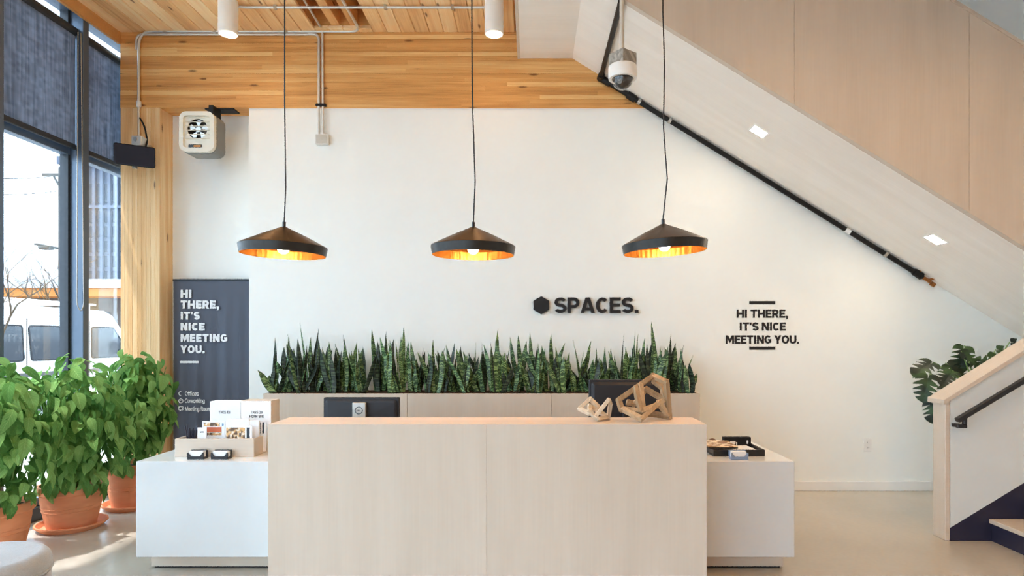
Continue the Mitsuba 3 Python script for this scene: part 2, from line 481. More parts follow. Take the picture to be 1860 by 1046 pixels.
# ------------------------------------------------------------------ window wall on the left
XG = -3.89                                                     # plane of the glass
mull = [6.20, 5.335, 4.47, 2.74, 1.01, -0.72, -2.45, -3.95]
own(struct('wall_left', 'low curb under the window'), box(-4.02, -3.74, YF, 6.3, 0, 0.10), 'frame_dark')
for n, (b, a) in enumerate(zip(mull, mull[1:]), 1):
    win = struct(f'window_{n}')
    part(win, 'pane', trimesh.Trimesh([[XG, a, .1], [XG, b, .1], [XG, b, 4.2], [XG, a, 4.2]], [[0, 1, 2], [0, 2, 3]], process=False), 'glass')
    part(win, 'mullion', box(-3.90, -3.75, b - .035, b + .035, .1, 4.2, .004), 'frame_metal')
    part(win, 'stop', box(-3.93, -3.86, b - .06, b - .035, .1, 4.2), 'frame_dark')
    part(win, 'stop', box(-3.93, -3.86, a + .035, a + .05, .1, 4.2), 'frame_dark')
    part(win, 'transom', box(-3.93, -3.855, a + .035, b - .035, 2.915, 2.995, .004), 'frame_metal')
    part(win, 'sill', box(-3.95, -3.78, a + .035, b - .035, .1, .16, .004), 'frame_metal')
    part(win, 'head', box(-3.95, -3.80, a + .035, b - .035, 4.12, 4.2, .004), 'frame_metal')
    # roller blind, drawn down to the transom
    if n > 2: continue                                         # the blinds further out are up
    bl = thing('roller_blind', ['charcoal roller blind half hidden behind the timber column', 'charcoal roller blind between the two dark mullions nearest the column',
                                'charcoal roller blind at the window edge, out past the second mullion from the column'][n - 1] if n < 4 else 'charcoal roller blind of a window outside the frame', 'blind', 'roller blinds of the window wall')
    part(bl, 'cloth', box(-3.812, -3.810, a + .07, b - .045, 2.99, 3.93), 'blind_cloth')
    part(bl, 'roller', sweep([[-3.83, a + .05, 3.945], [-3.83, b - .04, 3.945]], .042, 20), 'frame_dark', 40)
    part(bl, 'hem_bar', box(-3.822, -3.80, a + .06, b - .042, 2.955, 3.0, .006), 'frame_dark')
    if n in (1, 2):
        pts = bend([[-3.77, b - .07, 3.93], [-3.775, b - .075, 1.66], [-3.76, b - .05, 1.60], [-3.75, b - .03, 1.66], [-3.76, b - .05, 3.93]], .05)
        part(bl, 'chain', sweep(pts, .004, 6), 'steel', True)
# windows of the front of the room, behind the camera
fm = [-3.75, -2.2, -0.6]
for n, (a, b) in enumerate(zip(fm, fm[1:]), 20):
    win = struct(f'window_{n}')
    part(win, 'pane', trimesh.Trimesh([[a, YF - .1, .1], [b, YF - .1, .1], [b, YF - .1, 4.1], [a, YF - .1, 4.1]], [[0, 1, 2], [0, 2, 3]], process=False), 'glass')
    part(win, 'mullion', box(b - .035, b + .035, YF - .15, YF, 0, 4.1, .004), 'frame_metal')
    part(win, 'sill', box(a, b, YF - .15, YF, 0, .1, .004), 'frame_metal')

# ------------------------------------------------------------------ the staircase
SZ, SS = 4.146, 0.618                                          # soffit line z = SZ - SS * x
soff = lambda x: SZ - SS * x
Y0S, Y1S = 4.41, YB - 0.002
XT = 0.372
st = thing('staircase', 'pale wood staircase that folds back on itself along the white wall', 'staircase')
LX, LZ = 5.14, 1.368
v = lambda x, z: (x, z)
part(st, 'soffit', extrude_xz([(XT, soff(XT)), (5.6, soff(5.6)), (5.6, soff(5.6) + .06), (XT + .03, soff(XT) + .06)], Y0S + .05, Y1S), 'soffit_wood')
part(st, 'landing_soffit', box(-.10, XT, Y0S + .05, Y1S, soff(XT), soff(XT) + .06), 'soffit_wood')
part(st, 'fascia', box(-.125, -.10, Y0S, Y1S, soff(XT) - .004, ZC + .45, .002), 'pale_wood_z')
part(st, 'landing_slab', box(-.098, XT, Y0S + .05, Y1S, soff(XT) + .07, soff(XT) + .4), 'wall_paint')
xs = [-.123, .613, 1.833, 3.05, 4.27, 5.6]
for a, b in zip(xs, xs[1:]):
    a += .0012; b -= .0012
    if a < XT:
        poly = [(a, soff(XT) - .004), (XT, soff(XT) - .004), (b, soff(b) - .004), (b, soff(b) + 1.39), (XT, soff(XT) + 1.39), (a, soff(XT) + 1.39)]
    else:
        poly = [(a, soff(a) - .004), (b, soff(b) - .004), (b, soff(b) + 1.39), (a, soff(a) + 1.39)]
    m = extrude_xz(poly, Y0S, Y0S + .05)
    piece(st, 'side_panel', m, 'pale_wood_z', 0.5)
part(st, 'cap_rail', extrude_xz([(XT, soff(XT) + 1.392), (5.6, soff(5.6) + 1.392), (5.6, soff(5.6) + 1.42), (XT, soff(XT) + 1.42)], Y0S - .004, Y0S + .10), 'pale_wood_x')
# lower flight: treads, risers, skirt, landing
RH, RG, X1 = 0.152, 0.25, 3.14
YL0, YL1 = 3.05, 4.33
for k in range(9):
    xk, zk = X1 + k * RG, (k + 1) * RH
    part(st, 'riser', box(xk, xk + .02, YL0, YL1 - .012, zk - RH, zk - .03), 'navy_paint')
    if k < 8:
        part(st, 'tread', box(xk - .02, xk + RG + .005, YL0, YL1 - .012, zk - .03, zk, .004), 'pale_wood_y')
part(st, 'landing', box(LX - .02, XR, YL0, YB - .002, LZ - .2, LZ, .004), 'pale_wood_y')
XP = 2.839
nose = lambda x: 0.06 + .608 * (x - XP)                        # lower edge of the white panel
cap = lambda x: 0.955 + .62 * (x - XP)
part(st, 'stringer', extrude_xz([(XP + .02, .0), (X1 + .3, 0.0), (LX, LZ - .3), (LX, nose(LX) + .012), (XP + .02, nose(XP + .02) + .012)], YL1 - .006, YL1 + .012), 'navy_paint')
part(st, 'parapet', extrude_xz([(XP + .022, .005), (LX, .005), (LX, cap(LX)), (XP + .022, cap(XP + .022))], YL1 + .012, YL1 + .122), 'wall_paint')
part(st, 'parapet_panel', extrude_xz([(XP + .024, nose(XP + .024) + .014), (LX, nose(LX) + .014), (LX, cap(LX) - .004), (XP + .024, cap(XP + .024) - .004)], YL1 - .004, YL1 + .012), 'stair_panel')
part(st, 'end_post', box(XP - .012, XP + .022, YL1 - .006, YL1 + .128, 0, cap(XP), .004), 'pale_wood_z')
part(st, 'cap_rail', extrude_xz([(XP - .035, cap(XP - .035)), (LX, cap(LX)), (LX, cap(LX) + .035), (XP - .035, cap(XP - .035) + .03)], YL1 - .03, YL1 + .15), 'pale_wood_x')
hr = lambda x: W(1740, 764, 4.24)[2] + .60 * (x - W(1740, 764, 4.24)[0])
hx = W(1740, 764, 4.24)[0]
rail = part(st, 'handrail', bar([hx, 4.25, hr(hx)], [5.0, 4.25, hr(5.0)], .038, .03), 'black_satin', label='black metal handrail')
for bx in (hx + .07, hx + 1.0, hx + 1.9):
    if bx < hx + .1:
        part(rail, 'bracket', trimesh.util.concatenate([box(hx - .002, hx + .062, 4.236, 4.262, hr(hx) - .050, hr(hx) - .026, .003), box(hx + .038, hx + .062, 4.236, 4.262, hr(hx) - .0255, hr(hx) + .02, .003),
                                                        box(hx + .012, hx + .05, 4.2625, YL1 - .004, hr(hx) - .050, hr(hx) - .026, .003)]), 'black_satin')
    else:
        part(rail, 'bracket', trimesh.util.concatenate([box(bx, bx + .04, 4.236, 4.262, hr(bx) - .09, hr(bx), .003), box(bx, bx + .04, 4.25, YL1, hr(bx) - .09, hr(bx) - .06, .003)]), 'black_satin')
# square lamps let into the soffit
nS = np.array([-SS, 0, -1.0]) / math.hypot(SS, 1)
tS = np.array([1, 0, -SS]) / math.hypot(SS, 1)
for xx, yy, lab in ((1.81, 5.035, 'small square lit lamp in the sloping stair soffit, the upper one'), (3.204, 5.02, 'small square lit lamp in the sloping stair soffit, the lower one')):
    k = thing('soffit_lamp', lab, 'recessed light', 'square lamps in the stair soffit')
    c = np.array([xx, yy, soff(xx)])
    def quad(s, off):
        q = [c + tS * a * s + np.array([0, b * s, 0]) + nS * off for a, b in ((-1, -1), (1, -1), (1, 1), (-1, 1))]
        m = trimesh.Trimesh(q, [[0, 1, 2], [0, 2, 3]], process=False)
        if m.face_normals[0] @ nS < 0: m.invert()
        return m
    def slab(s, o0, o1):
        q = [c + tS * a * s + np.array([0, b * s, 0]) + nS * o for o in (o0, o1) for a, b in ((-1, -1), (1, -1), (1, 1), (-1, 1))]
        return trimesh.convex.convex_hull(np.array(q))
    part(k, 'trim', slab(.072, -.01, .002), 'white_trim')
    part(k, 'lens', quad(.058, .004), 'white_plastic', emitter={'type': 'area', 'radiance': rgb(np.array([1.0, .80, .58]) * 46 * LAMP)})

# ------------------------------------------------------------------ pipes, conduits, ceiling cans
zc = ZC
def zat(py, Y): return EYE - (py - VPY) * Y / FOC
def xat(px, Y): return (px - VPX) * Y / FOC

Yc = YBEAM - .02
cd = thing('conduit', 'silver conduit along the beam top, bending down to the black speaker', 'conduit')
pts = bend([[xat(640, Yc), Yc, zat(57, Yc)], [xat(252, Yc), Yc, zat(57, Yc)], [xat(252, Yc), Yc, zat(186, Yc)]], .13, 8)
own_parts = part(cd, 'pipe', sweep(pts, .0125, 10), 'conduit_metal', 50)
part(cd, 'coupling', cyl([xat(252, Yc), Yc, zat(184, Yc)], [xat(252, Yc), Yc, zat(194, Yc)], .021, 14), 'white_plastic', 40)
part(cd, 'pipe', cyl([xat(252, Yc), Yc, zat(193, Yc)], [xat(252.5, Yc), Yc, zat(252, Yc)], .010, 10), 'conduit_metal', 40)
for px_ in (300, 390, 520):
    part(cd, 'clip', box(xat(px_, Yc) - .015, xat(px_, Yc) + .015, Yc - .016, YBEAM, zat(60.5, Yc), zat(54, Yc), .002), 'steel')
cd = thing('conduit', 'silver conduit under the speaker one on the beam, ending in a short elbow', 'conduit')
pts = bend([[xat(560, Yc), Yc, zat(62.5, Yc)], [xat(247.5, Yc), Yc, zat(62.5, Yc)], [xat(247.5, Yc), Yc, zat(90, Yc)]], .11, 8)
part(cd, 'pipe', sweep(pts, .0105, 10), 'conduit_metal', 50)
cd = thing('conduit', 'thicker silver conduit bending off the beam run down to the steel wall box', 'conduit')
Yw = YBEAM - .016
pts = bend([[xat(556, Yw), Yw, zat(62, Yw)], [xat(579, Yw), Yw, zat(62, Yw)], [xat(579, Yw), Yw, zat(247, Yw)]], .09, 8)
part(cd, 'pipe', sweep(pts, .0115, 10), 'conduit_metal', 50)
cd = thing('conduit', 'thinner conduit rising from the steel wall box straight into the ceiling slot', 'conduit')
pts = bend([[xat(587, Yw), Yw, zat(247, Yw)], [xat(585.5, Yw), Yw, zat(54, Yw)], [xat(585.5, Yw), 5.0, ZC + .05]], .05, 8)
part(cd, 'pipe', sweep(pts, .010, 10), 'conduit_metal', 50)
part(cd, 'clip', box(xat(574, Yw), xat(592, Yw), Yw - .014, YBEAM, zat(193, Yw), zat(189, Yw), .002), 'black_matte')
jb = thing('junction_box', 'small square steel box on the white wall at the end of the conduits', 'junction box')
jx = (xat(587, YB) + 0) ; jz = zat(255.5, YB)
part(jb, 'body', rbox(jx - .058, jx + .058, YB - .045, YB, jz - .046, jz + .046, .012, 1), 'conduit_metal', 40)
part(jb, 'cover_plate', rbox(jx - .048, jx + .048, YB - .050, YB - .045, jz - .038, jz + .038, .008, 1), 'steel', 40)
part(jb, 'screw', cyl([jx, YB - .054, jz], [jx, YB - .049, jz], .008, 10), 'steel', 40)
cd = thing('conduit', 'silver conduit curving off the beam onto the ceiling past the dark slot', 'conduit')
pts = bend([[xat(600, Yc), Yc, zat(57, Yc)], [xat(655, Yc), Yc, zat(57, Yc)], [xat(655, Yc), 4.7, ZC - .02]], .1, 8)
part(cd, 'pipe', sweep(pts, .0125, 10), 'conduit_metal', 50)
Yk = 5.26
cd = thing('conduit', 'silver conduit on the ceiling joining the two white can lights', 'conduit')
part(cd, 'pipe', sweep(bend([[xat(421, Yk), Yk - .02, ZC - .012], [xat(440, Yk), Yk, ZC - .018], [xat(880, Yk), Yk, ZC - .018], [xat(890, Yk), Yk - .02, ZC - .012]], .05), .011, 10), 'conduit_metal', 50)
for px_ in (500, 822, 700):
    part(cd, 'clip', box(xat(px_, Yk) - .012, xat(px_, Yk) + .012, Yk - .016, Yk + .016, ZC - .034, ZC, .002), 'steel')

def can_light(x, y, label, power, r=.077, h=.272, group=None):
    k = thing('can_light', label, 'ceiling light', group)
    zb = ZC - h
    prof = [(r * .30, ZC), (r, ZC), (r, zb + .004), (r - .003, zb), (r - .008, zb), (r - .008, zb + .035), (.001, zb + .035)]
    part(k, 'housing', lathe(prof, 40, (x, y, 0)), 'white_plastic', 35)
    an = np.arange(32) * 2 * PI / 32
    rr = r - .010
    vv = np.vstack([[[x, y, zb + .012]], np.stack([x + rr * np.cos(an), y + rr * np.sin(an), np.full(32, zb + .012)], 1)])
    ff = [[0, 1 + (i + 1) % 32, 1 + i] for i in range(32)]
    part(k, 'lens', trimesh.Trimesh(vv, ff, process=False), 'white_plastic', emitter={'type': 'area', 'radiance': rgb(np.array([1.0, .57, .25]) * power * LAMP)})

can_light(xat(414.5, 5.2), 5.2, 'white cylinder ceiling light near the window column', 15, group='white cylinder ceiling lights')
can_light(xat(897.5, 5.2), 5.2, 'white cylinder ceiling light beside the stair landing', 15, group='white cylinder ceiling lights')
for (x_, y_) in ((2.3, 2.6), (4.1, 2.3), (3.2, 0.2), (5.2, 0.2)):
    can_light(x_, y_, 'white cylinder ceiling light over the front of the room', 150, group='white cylinder ceiling lights out in the room')

sp = thing('sprinkler_pipe', 'black pipe along the top of the white wall under the stair soffit', 'pipe')
rp = .021
def on_soffit(px, py, Y): return W(px, py, Y)
A, B = np.array([xat(1091, 5.70), 5.70, 0]), np.array([xat(1676, 5.70), 5.70, 0])
for q in (A, B): q[2] = soff(q[0]) - .034
A2 = np.array([A[0], 4.40, A[2]])
part(sp, 'pipe', cyl(A, B, rp, 14), 'black_pipe', 40)
part(sp, 'branch_pipe', cyl(A2, A, rp, 14), 'black_pipe', 40)
part(sp, 'elbow', trimesh.util.concatenate([trimesh.creation.icosphere(subdivisions=2, radius=.034).apply_translation(A), cyl(A, A + (B - A) * .03, .03, 14), cyl(A, A + [0, -.07, 0], .03, 14)]), 'black_pipe', 40)
along = lambda t: A + (B - A) * t
for t in (.095, .985):
    part(sp, 'tee', cyl(along(t - .012), along(t + .012), .032, 14), 'black_pipe', 40)
part(sp, 'label_band', cyl(along(.76), along(.775), rp + .0015, 14), 'white_plastic', 40)
for t in (.215, .885, .02, .12):
    part(sp, 'hanger', trimesh.util.concatenate([cyl(along(t) + [0, 0, 0], along(t) + nS * -.10 + [0, -.09, 0], .005, 6), cyl(along(t - .004), along(t + .004), rp + .005, 14)]), 'steel', 40)
hd = part(sp, 'sprinkler_head', trimesh.util.concatenate([cyl(B, B + (B - A) / np.linalg.norm(B - A) * .08, .016, 10), cyl(B + [.05, 0, -.03], B + [.13, -.05, .01], .011, 8), cyl(B + [.075, 0, -.055], B + [.105, 0, -.075], .02, 10)]), 'brass', 40)
part(hd, 'deflector', cyl(along(.985) , along(.985) - nS * .07 + [0, -.04, 0], .010, 8), 'brass', 40)

# dome camera on a drop pipe
Yd = 4.18
dx = xat(1131, Yd)
dc = thing('security_camera', 'white dome camera hanging from a drop pipe under the stairs', 'security camera')
zt, zb_ = zat(97, Yd), zat(121, Yd)
part(dc, 'drop_pipe', cyl([dx - .005, Yd, ZC], [dx - .005, Yd, zt - .005], .015, 14), 'conduit_metal', 40)
m = box(-.066, .066, -.066, .066, zb_, zt, .004); m.apply_transform(trimesh.transformations.rotation_matrix(math.radians(38), [0, 0, 1])); m.apply_translation([dx, Yd, 0])
part(dc, 'junction_box', m, 'galvanized')
part(dc, 'collar', lathe([(.02, zb_ + .002), (.088, zb_ + .002), (.093, zb_ - .006), (.095, zb_ - .07), (.092, zb_ - .083), (.072, zb_ - .083), (.07, zb_ - .07), (.001, zb_ - .07)], 48, (dx, Yd, 0)), 'white_plastic', 35)
th = np.linspace(0, PI / 2, 12)
part(dc, 'dome', lathe([(.072 * math.cos(a), zb_ - .078 - .075 * math.sin(a)) for a in th], 40, (dx, Yd, 0)), 'dome_glass', True)
m = trimesh.creation.icosphere(subdivisions=3, radius=.060); m.apply_translation([dx + .004, Yd - .004, zb_ - .088])
part(dc, 'lens_ball', m, 'black_satin', True)
part(dc, 'lens_ring', cyl([dx - .025, Yd - .045, zb_ - .115], [dx - .029, Yd - .052, zb_ - .119], .016, 16), 'grey_enamel', 40)
part(dc, 'inner_ring', lathe([(.0715, zb_ - .071), (.0715, zb_ - .0845), (.066, zb_ - .0845), (.066, zb_ - .071)], 40, (dx, Yd, 0)), 'black_matte', 30)

# speaker on the column
Ys = 5.46
spk = thing('speaker', 'black wall speaker mounted across the timber column', 'speaker')
c = W(245, 283, Ys)
m = rbox(-.152, .152, -.07, .07, -.088, .088, .02, 1, c=.01)
R = trimesh.transformations.rotation_matrix(math.radians(31), [0, 0, 1]) @ trimesh.transformations.rotation_matrix(math.radians(12), [1, 0, 0])
mm = m.copy(); mm.apply_transform(R); mm.apply_translation(c); part(spk, 'cabinet', mm, 'black_matte', 35)
m = rbox(-.146, .146, -.076, -.066, -.082, .082, .016, 1, c=.004); m.apply_transform(R); m.apply_translation(c); part(spk, 'grille', m, 'speaker_cloth', 35)
cb = W(252.5, 258, 5.56)
part(spk, 'mount_box', box(cb[0] - .045, cb[0] + .045, 5.52, 5.62, cb[2] - .04, cb[2] + .045, .006), 'conduit_metal')
part(spk, 'mount_screw', cyl([cb[0] - .008, 5.512, cb[2] + .012], [cb[0] - .008, 5.53, cb[2] + .012], .018, 14), 'steel', 40)
part(spk, 'mount_arm', cyl([c[0], Ys, c[2] + .05], [cb[0], 5.72, cb[2]], .022, 12), 'steel', 40)
part(spk, 'mount_arm', cyl([c[0], Ys, c[2] - .08], [c[0], Ys, c[2] - .11], .02, 12), 'steel', 40)
pts = bend([W(254, 214, 5.69), W(263, 230, 5.66), W(268, 258, 5.6), W(262, 272, 5.54)], .1)
part(spk, 'cable', sweep(pts, .007, 8), 'black_matte', True)

# unit heater under the beam
Yh = 5.50
ht = thing('unit_heater', 'cream electric fan heater hung under the beam above the banner', 'heater')
hx0, hx1, hz0, hz1 = xat(325, Yh), xat(388.5, Yh), zat(275, Yh), zat(202, Yh)
hw, hh = hx1 - hx0, hz1 - hz0
shell = sg.box(hx0 + .006, hz0 - .012, hx1 + .008, hz1 - .004).buffer(-.066).buffer(.066, 8)
part(ht, 'casing', extrude_xz(shell.difference(shell.buffer(-.012)), Yh + .046, Yh + .185), 'grey_enamel', 30)
part(ht, 'back_plate', extrude_xz(shell, Yh + .185, Yh + .19), 'grey_enamel', 30)
outer = sg.box(hx0, hz0, hx1, hz1).buffer(-.062).buffer(.062, 8)
hole = sg.box(hx0 + .035, hz0 + .035, hx1 - .035, hz1 - .035).buffer(-.03).buffer(.03, 6)
part(ht, 'front_frame', extrude_xz(outer.difference(hole), Yh, Yh + .045), 'cream_enamel', 30)
fx, fz = (hx0 + hx1) / 2 - .004, hz0 + hh * .585
open_ = sg.Point(fx, fz).buffer(.088, 24)
part(ht, 'front_plate', extrude_xz(hole.buffer(.002).difference(open_), Yh + .022, Yh + .034), 'cream_enamel', 30)
part(ht, 'fan_motor', cyl([fx, Yh + .09, fz], [fx, Yh + .184, fz], .05, 20), 'grey_enamel', 40)
for k in range(6):
    zz = hz0 + hh * .33 + k * hh * .105
    lv = box(hx0 + .04, hx1 - .04, -.006, .006, -.0016, .0016, .0006)
    lv.apply_transform(trimesh.transformations.rotation_matrix(math.radians(-12), [1, 0, 0])); lv.apply_translation([0, Yh + .013, zz])
    part(ht, 'louver', lv, 'cream_enamel')
for k in range(5):
    a = k * 2 * PI / 5 + .3
    bl = extrude_xz([(fx + .018 * math.cos(a), fz + .018 * math.sin(a)), (fx + .082 * math.cos(a - .32), fz + .082 * math.sin(a - .32)), (fx + .084 * math.cos(a + .05), fz + .084 * math.sin(a + .05)), (fx + .07 * math.cos(a + .36), fz + .07 * math.sin(a + .36))], Yh + .045, Yh + .048)
    part(ht, 'fan_blade', bl, 'steel')
part(ht, 'fan_hub', cyl([fx, Yh + .038, fz], [fx, Yh + .09, fz], .024, 16), 'steel', 40)
part(ht, 'name_plate', box(hx0 + hw * .24, hx0 + hw * .62, Yh + .016, Yh + .023, hz0 + hh * .11, hz0 + hh * .19, .002), 'black_satin')
part(ht, 'name_plate_band', box(hx0 + hw * .39, hx0 + hw * .60, Yh + .014, Yh + .0165, hz0 + hh * .125, hz0 + hh * .175, .001), 'brass')
part(ht, 'mount_bracket', trimesh.util.concatenate([box(hx0 + .1, hx1 + .06, Yh + .24, Yh + .36, ZBEAM - .012, ZBEAM, .002), box(hx0 + .19, hx1 - .07, Yh + .13, Yh + .27, hz1 - .012, ZBEAM - .012, .004)]), 'black_pipe')

# ------------------------------------------------------------------ pendants over the desk
def pendant(px, py_rim, tilt, cord, label):
    Yp = 3.45
    k = thing('pendant_lamp', label, 'pendant light', 'black cone pendants over the desk')
    c = W(px, py_rim, Yp)
    M = T().translate(c.tolist()).rotate([0, 1, 0], tilt)
    R1, R0, zs, za = .230, .222, .046, .148
    outp = [(R0, 0), (R1, zs), (R1 - .004, zs + .004), (R1 * .5, zs + .004 + (za - zs) * .55), (.022, za), (.016, za + .004)]
    inn = [(.016, za + .002), (.02, za - .004), (R1 * .5, zs + (za - zs) * .55 - .002), (R1 - .006, zs), (R0 - .002, .001), (R0, 0)]
    # cone and band of the shade, gold inside
    put(mikit.ply(lathe(outp[1:], 72), 'lamp_bronze', smooth=30), k, 'shade_cone', to=M)
    put(mikit.ply(lathe(outp[:2], 72), 'lamp_black', smooth=30), k, 'shade_band', to=M)
    put(mikit.ply(lathe(inn, 72), 'gold_leaf', smooth=30), k, 'gold_lining', 'hammered gold lining', to=M)
    put(mikit.ply(lathe([(.0, za + .034), (.009, za + .032), (.009, za + .006), (.018, za - .004), (.018, za - .045), (.014, za - .05), (.0, za - .05)], 24), 'black_satin', smooth=30), k, 'lamp_holder', to=M)
    th = np.linspace(0, PI, 14)
    put(mikit.ply(lathe([(.033 * math.sin(a), .040 + .036 * math.cos(a)) for a in th], 24), 'white_plastic', smooth=True, emitter={'type': 'area', 'radiance': rgb(np.array([1.0, .72, .40]) * 40 * LAMP)}), k, 'bulb', to=M)
    top = np.array(M.matrix) @ np.array([0, 0, za + .03, 1])
    pts = [top[:3]] + [np.array([xat(a, Yp), Yp, zat(b, Yp)]) for a, b in cord]
    pts.append(np.array([pts[-1][0], Yp, ZC]))
    dense = []
    for a, b in zip(pts, pts[1:]):
        for w in np.linspace(0, 1, 7)[:-1]: dense.append(a * (1 - w) + b * w)
    dense.append(pts[-1])
    put(mikit.ply(sweep(np.array(dense), .0036, 8), 'black_satin', smooth=True), k, 'cord')
    put(mikit.ply(lathe([(.0, ZC - .025), (.05, ZC - .025), (.055, ZC - .02), (.055, ZC), (.0, ZC)], 32, (pts[-1][0], Yp, 0)), 'black_satin', smooth=35), k, 'canopy')

pendant(514.5, 463, 1.6, [(519, 340), (517, 190), (517, 20)], 'black cone pendant lamp nearest the window, in front of the plain white wall')
pendant(859.5, 463.5, .3, [(863, 330), (858, 180), (857, 20)], 'black cone pendant lamp hanging in the middle of the three over the desk')
pendant(1207.5, 458, -3.2, [(1212, 325), (1205, 230), (1207, 120), (1204, 20)], 'black cone pendant lamp nearest the stairs, its rim tilted')

# ------------------------------------------------------------------ signs on the wall
lg = thing('wall_sign', 'black raised hexagon and name letters on the white wall above the planter', 'sign')
Yl = YB - .012
hc = W(983, 554.5, Yl)
hexa = [(hc[0] + .0815 * math.sin(k * PI / 3), hc[2] + .0815 * math.cos(k * PI / 3)) for k in range(6)]
part(lg, 'hexagon', extrude_xz(hexa, Yl - .022, Yl), 'lettering_black')
for ch, m in letters_of('SPACES.', 1007, 1159, 568.5, 540.5, Yl, .022, .195):
    part(lg, 'full_stop' if ch == '.' else 'letter', m, 'lettering_black')
for px_ in (983, 1020, 1045, 1070, 1095, 1120, 1142):
    part(lg, 'stand_off', cyl([xat(px_, YB), Yl - .004, zat(556 if px_ != 1095 else 566, YB)], [xat(px_, YB), YB, zat(556 if px_ != 1095 else 566, YB)], .004, 6), 'steel')
sl = thing('wall_slogan', 'three lines of black slogan lettering between two black bars on the white wall', 'sign')
for (a, b) in ((547, 552.5), (629.5, 635)):
    part(sl, 'bar', box(xat(1361, YB), xat(1408, YB), YB - .004, YB, zat(b, YB), zat(a, YB)), 'lettering_black')
for txt, a, b, t_, u in (('HI THERE,', 1338, 1431, 577, 562), ("IT'S NICE", 1343, 1427, 600.5, 585.5), ('MEETING YOU.', 1318, 1451, 624, 609)):
    for ch, m in letters_of(txt, a, b, t_, u, YB, .004, .215):
        part(sl, 'letter', m, 'lettering_black')

# banner in the alcove
bn = thing('banner', 'dark slate banner with white lettering beside the timber column', 'banner')
Yn = 5.86
bx0, bx1, bz1 = xat(315, Yn), xat(453, Yn), zat(509, Yn)
nx = 40
gx = np.linspace(bx0, bx1, nx)
wave = .006 * np.sin((gx - bx0) * 21) + .004 * np.sin((gx - bx0) * 47 + 1)
zz = np.linspace(.06, bz1, 24)
V, Fc = [], []
for s in (0, 1):
    for j, z in enumerate(zz):
        for i in range(nx): V.append([gx[i], Yn + wave[i] * min(1, (bz1 - z) * 2.5) + (.0015 if s else 0), z])
for j in range(len(zz) - 1):
    for i in range(nx - 1):
        a, b, c2, d = j * nx + i, j * nx + i + 1, (j + 1) * nx + i + 1, (j + 1) * nx + i
        Fc += [[a, b, c2], [a, c2, d]]
        o = nx * len(zz)
        Fc += [[o + a, o + c2, o + b], [o + a, o + d, o + c2]]
part(bn, 'cloth', trimesh.Trimesh(V, Fc, process=False), 'banner_cloth', True)
part(bn, 'top_rail', box(bx0 - .002, bx1 + .002, Yn - .012, Yn + .012, bz1 - .006, bz1 + .012, .003), 'frame_dark')
part(bn, 'base', box(bx0, bx1, Yn - .07, Yn + .07, 0, .07, .012), 'frame_dark')
Yt = Yn - .0125
for txt, a, b, t_, u in (('HI', 328, 348, 541, 526), ('THERE,', 328, 398, 560.5, 545.5), ("IT'S", 328, 363, 580.5, 566), ('NICE', 328, 372, 600.5, 586), ('MEETING', 328, 413, 621, 606.5), ('YOU.', 328, 372, 641.5, 627)):
    for ch, m in letters_of(txt, a, b, t_, u, Yt, .001, .26):
        part(bn, 'letter', m, 'paper')
for txt, a, b, t_, u in (('Offices', 336, 361, 718.5, 711), ('Coworking', 336, 372, 731.5, 724), ('Meeting Rooms', 336, 387, 746, 738.5)):
    m = text_fit(txt, a, b, t_, u, Yt, .001)
    part(bn, 'line_of_print', m, 'paper')
part(bn, 'rule', box(xat(327, Yt), xat(361, Yt), Yt - .001, Yt, zat(659.5, Yt), zat(655.5, Yt)), 'paper')
def ring_shape(px_, py_, shape):
    q = W(px_, py_, Yt)
    if shape == 0: g = sg.Point(0, 0).buffer(.022).difference(sg.Point(0, 0).buffer(.015)).difference(sg.box(0.004, -.03, .03, .03))
    elif shape == 1: g = sg.Point(0, 0).buffer(.022).difference(sg.Point(0, 0).buffer(.016)).union(sg.box(-.003, 0, .003, .012))
    else: g = sg.box(-.022, -.016, .022, .02).difference(sg.box(-.016, -.01, .016, .014)).union(sg.Polygon([(-.012, -.014), (.002, -.014), (-.010, -.028)]))
    from shapely import affinity
    return extrude_xz(affinity.translate(g, q[0], q[2]), Yt - .001, Yt)
for i, py_ in enumerate((714.5, 728, 742)):
    part(bn, 'icon', ring_shape(328.5, py_, i), 'paper')

ol = thing('outlet', 'white double outlet low on the wall by the stairs', 'outlet')
o = W(1575.5, 808, YB)
part(ol, 'cover_plate', rbox(o[0] - .036, o[0] + .036, YB - .008, YB, o[2] - .059, o[2] + .059, .008, 1, c=.003), 'white_plastic', 40)
for s in (-1, 1):
    sk = part(ol, 'socket', rbox(o[0] - .017, o[0] + .017, YB - .011, YB - .006, o[2] + s * .024 - .015, o[2] + s * .024 + .015, .010, 1), 'white_plastic', 40)
    for e in (-1, 1):
        part(sk, 'slot', box(o[0] + e * .007 - .0015, o[0] + e * .007 + .0015, YB - .0115, YB - .0105, o[2] + s * .024 - .005, o[2] + s * .024 + .006), 'black_matte')

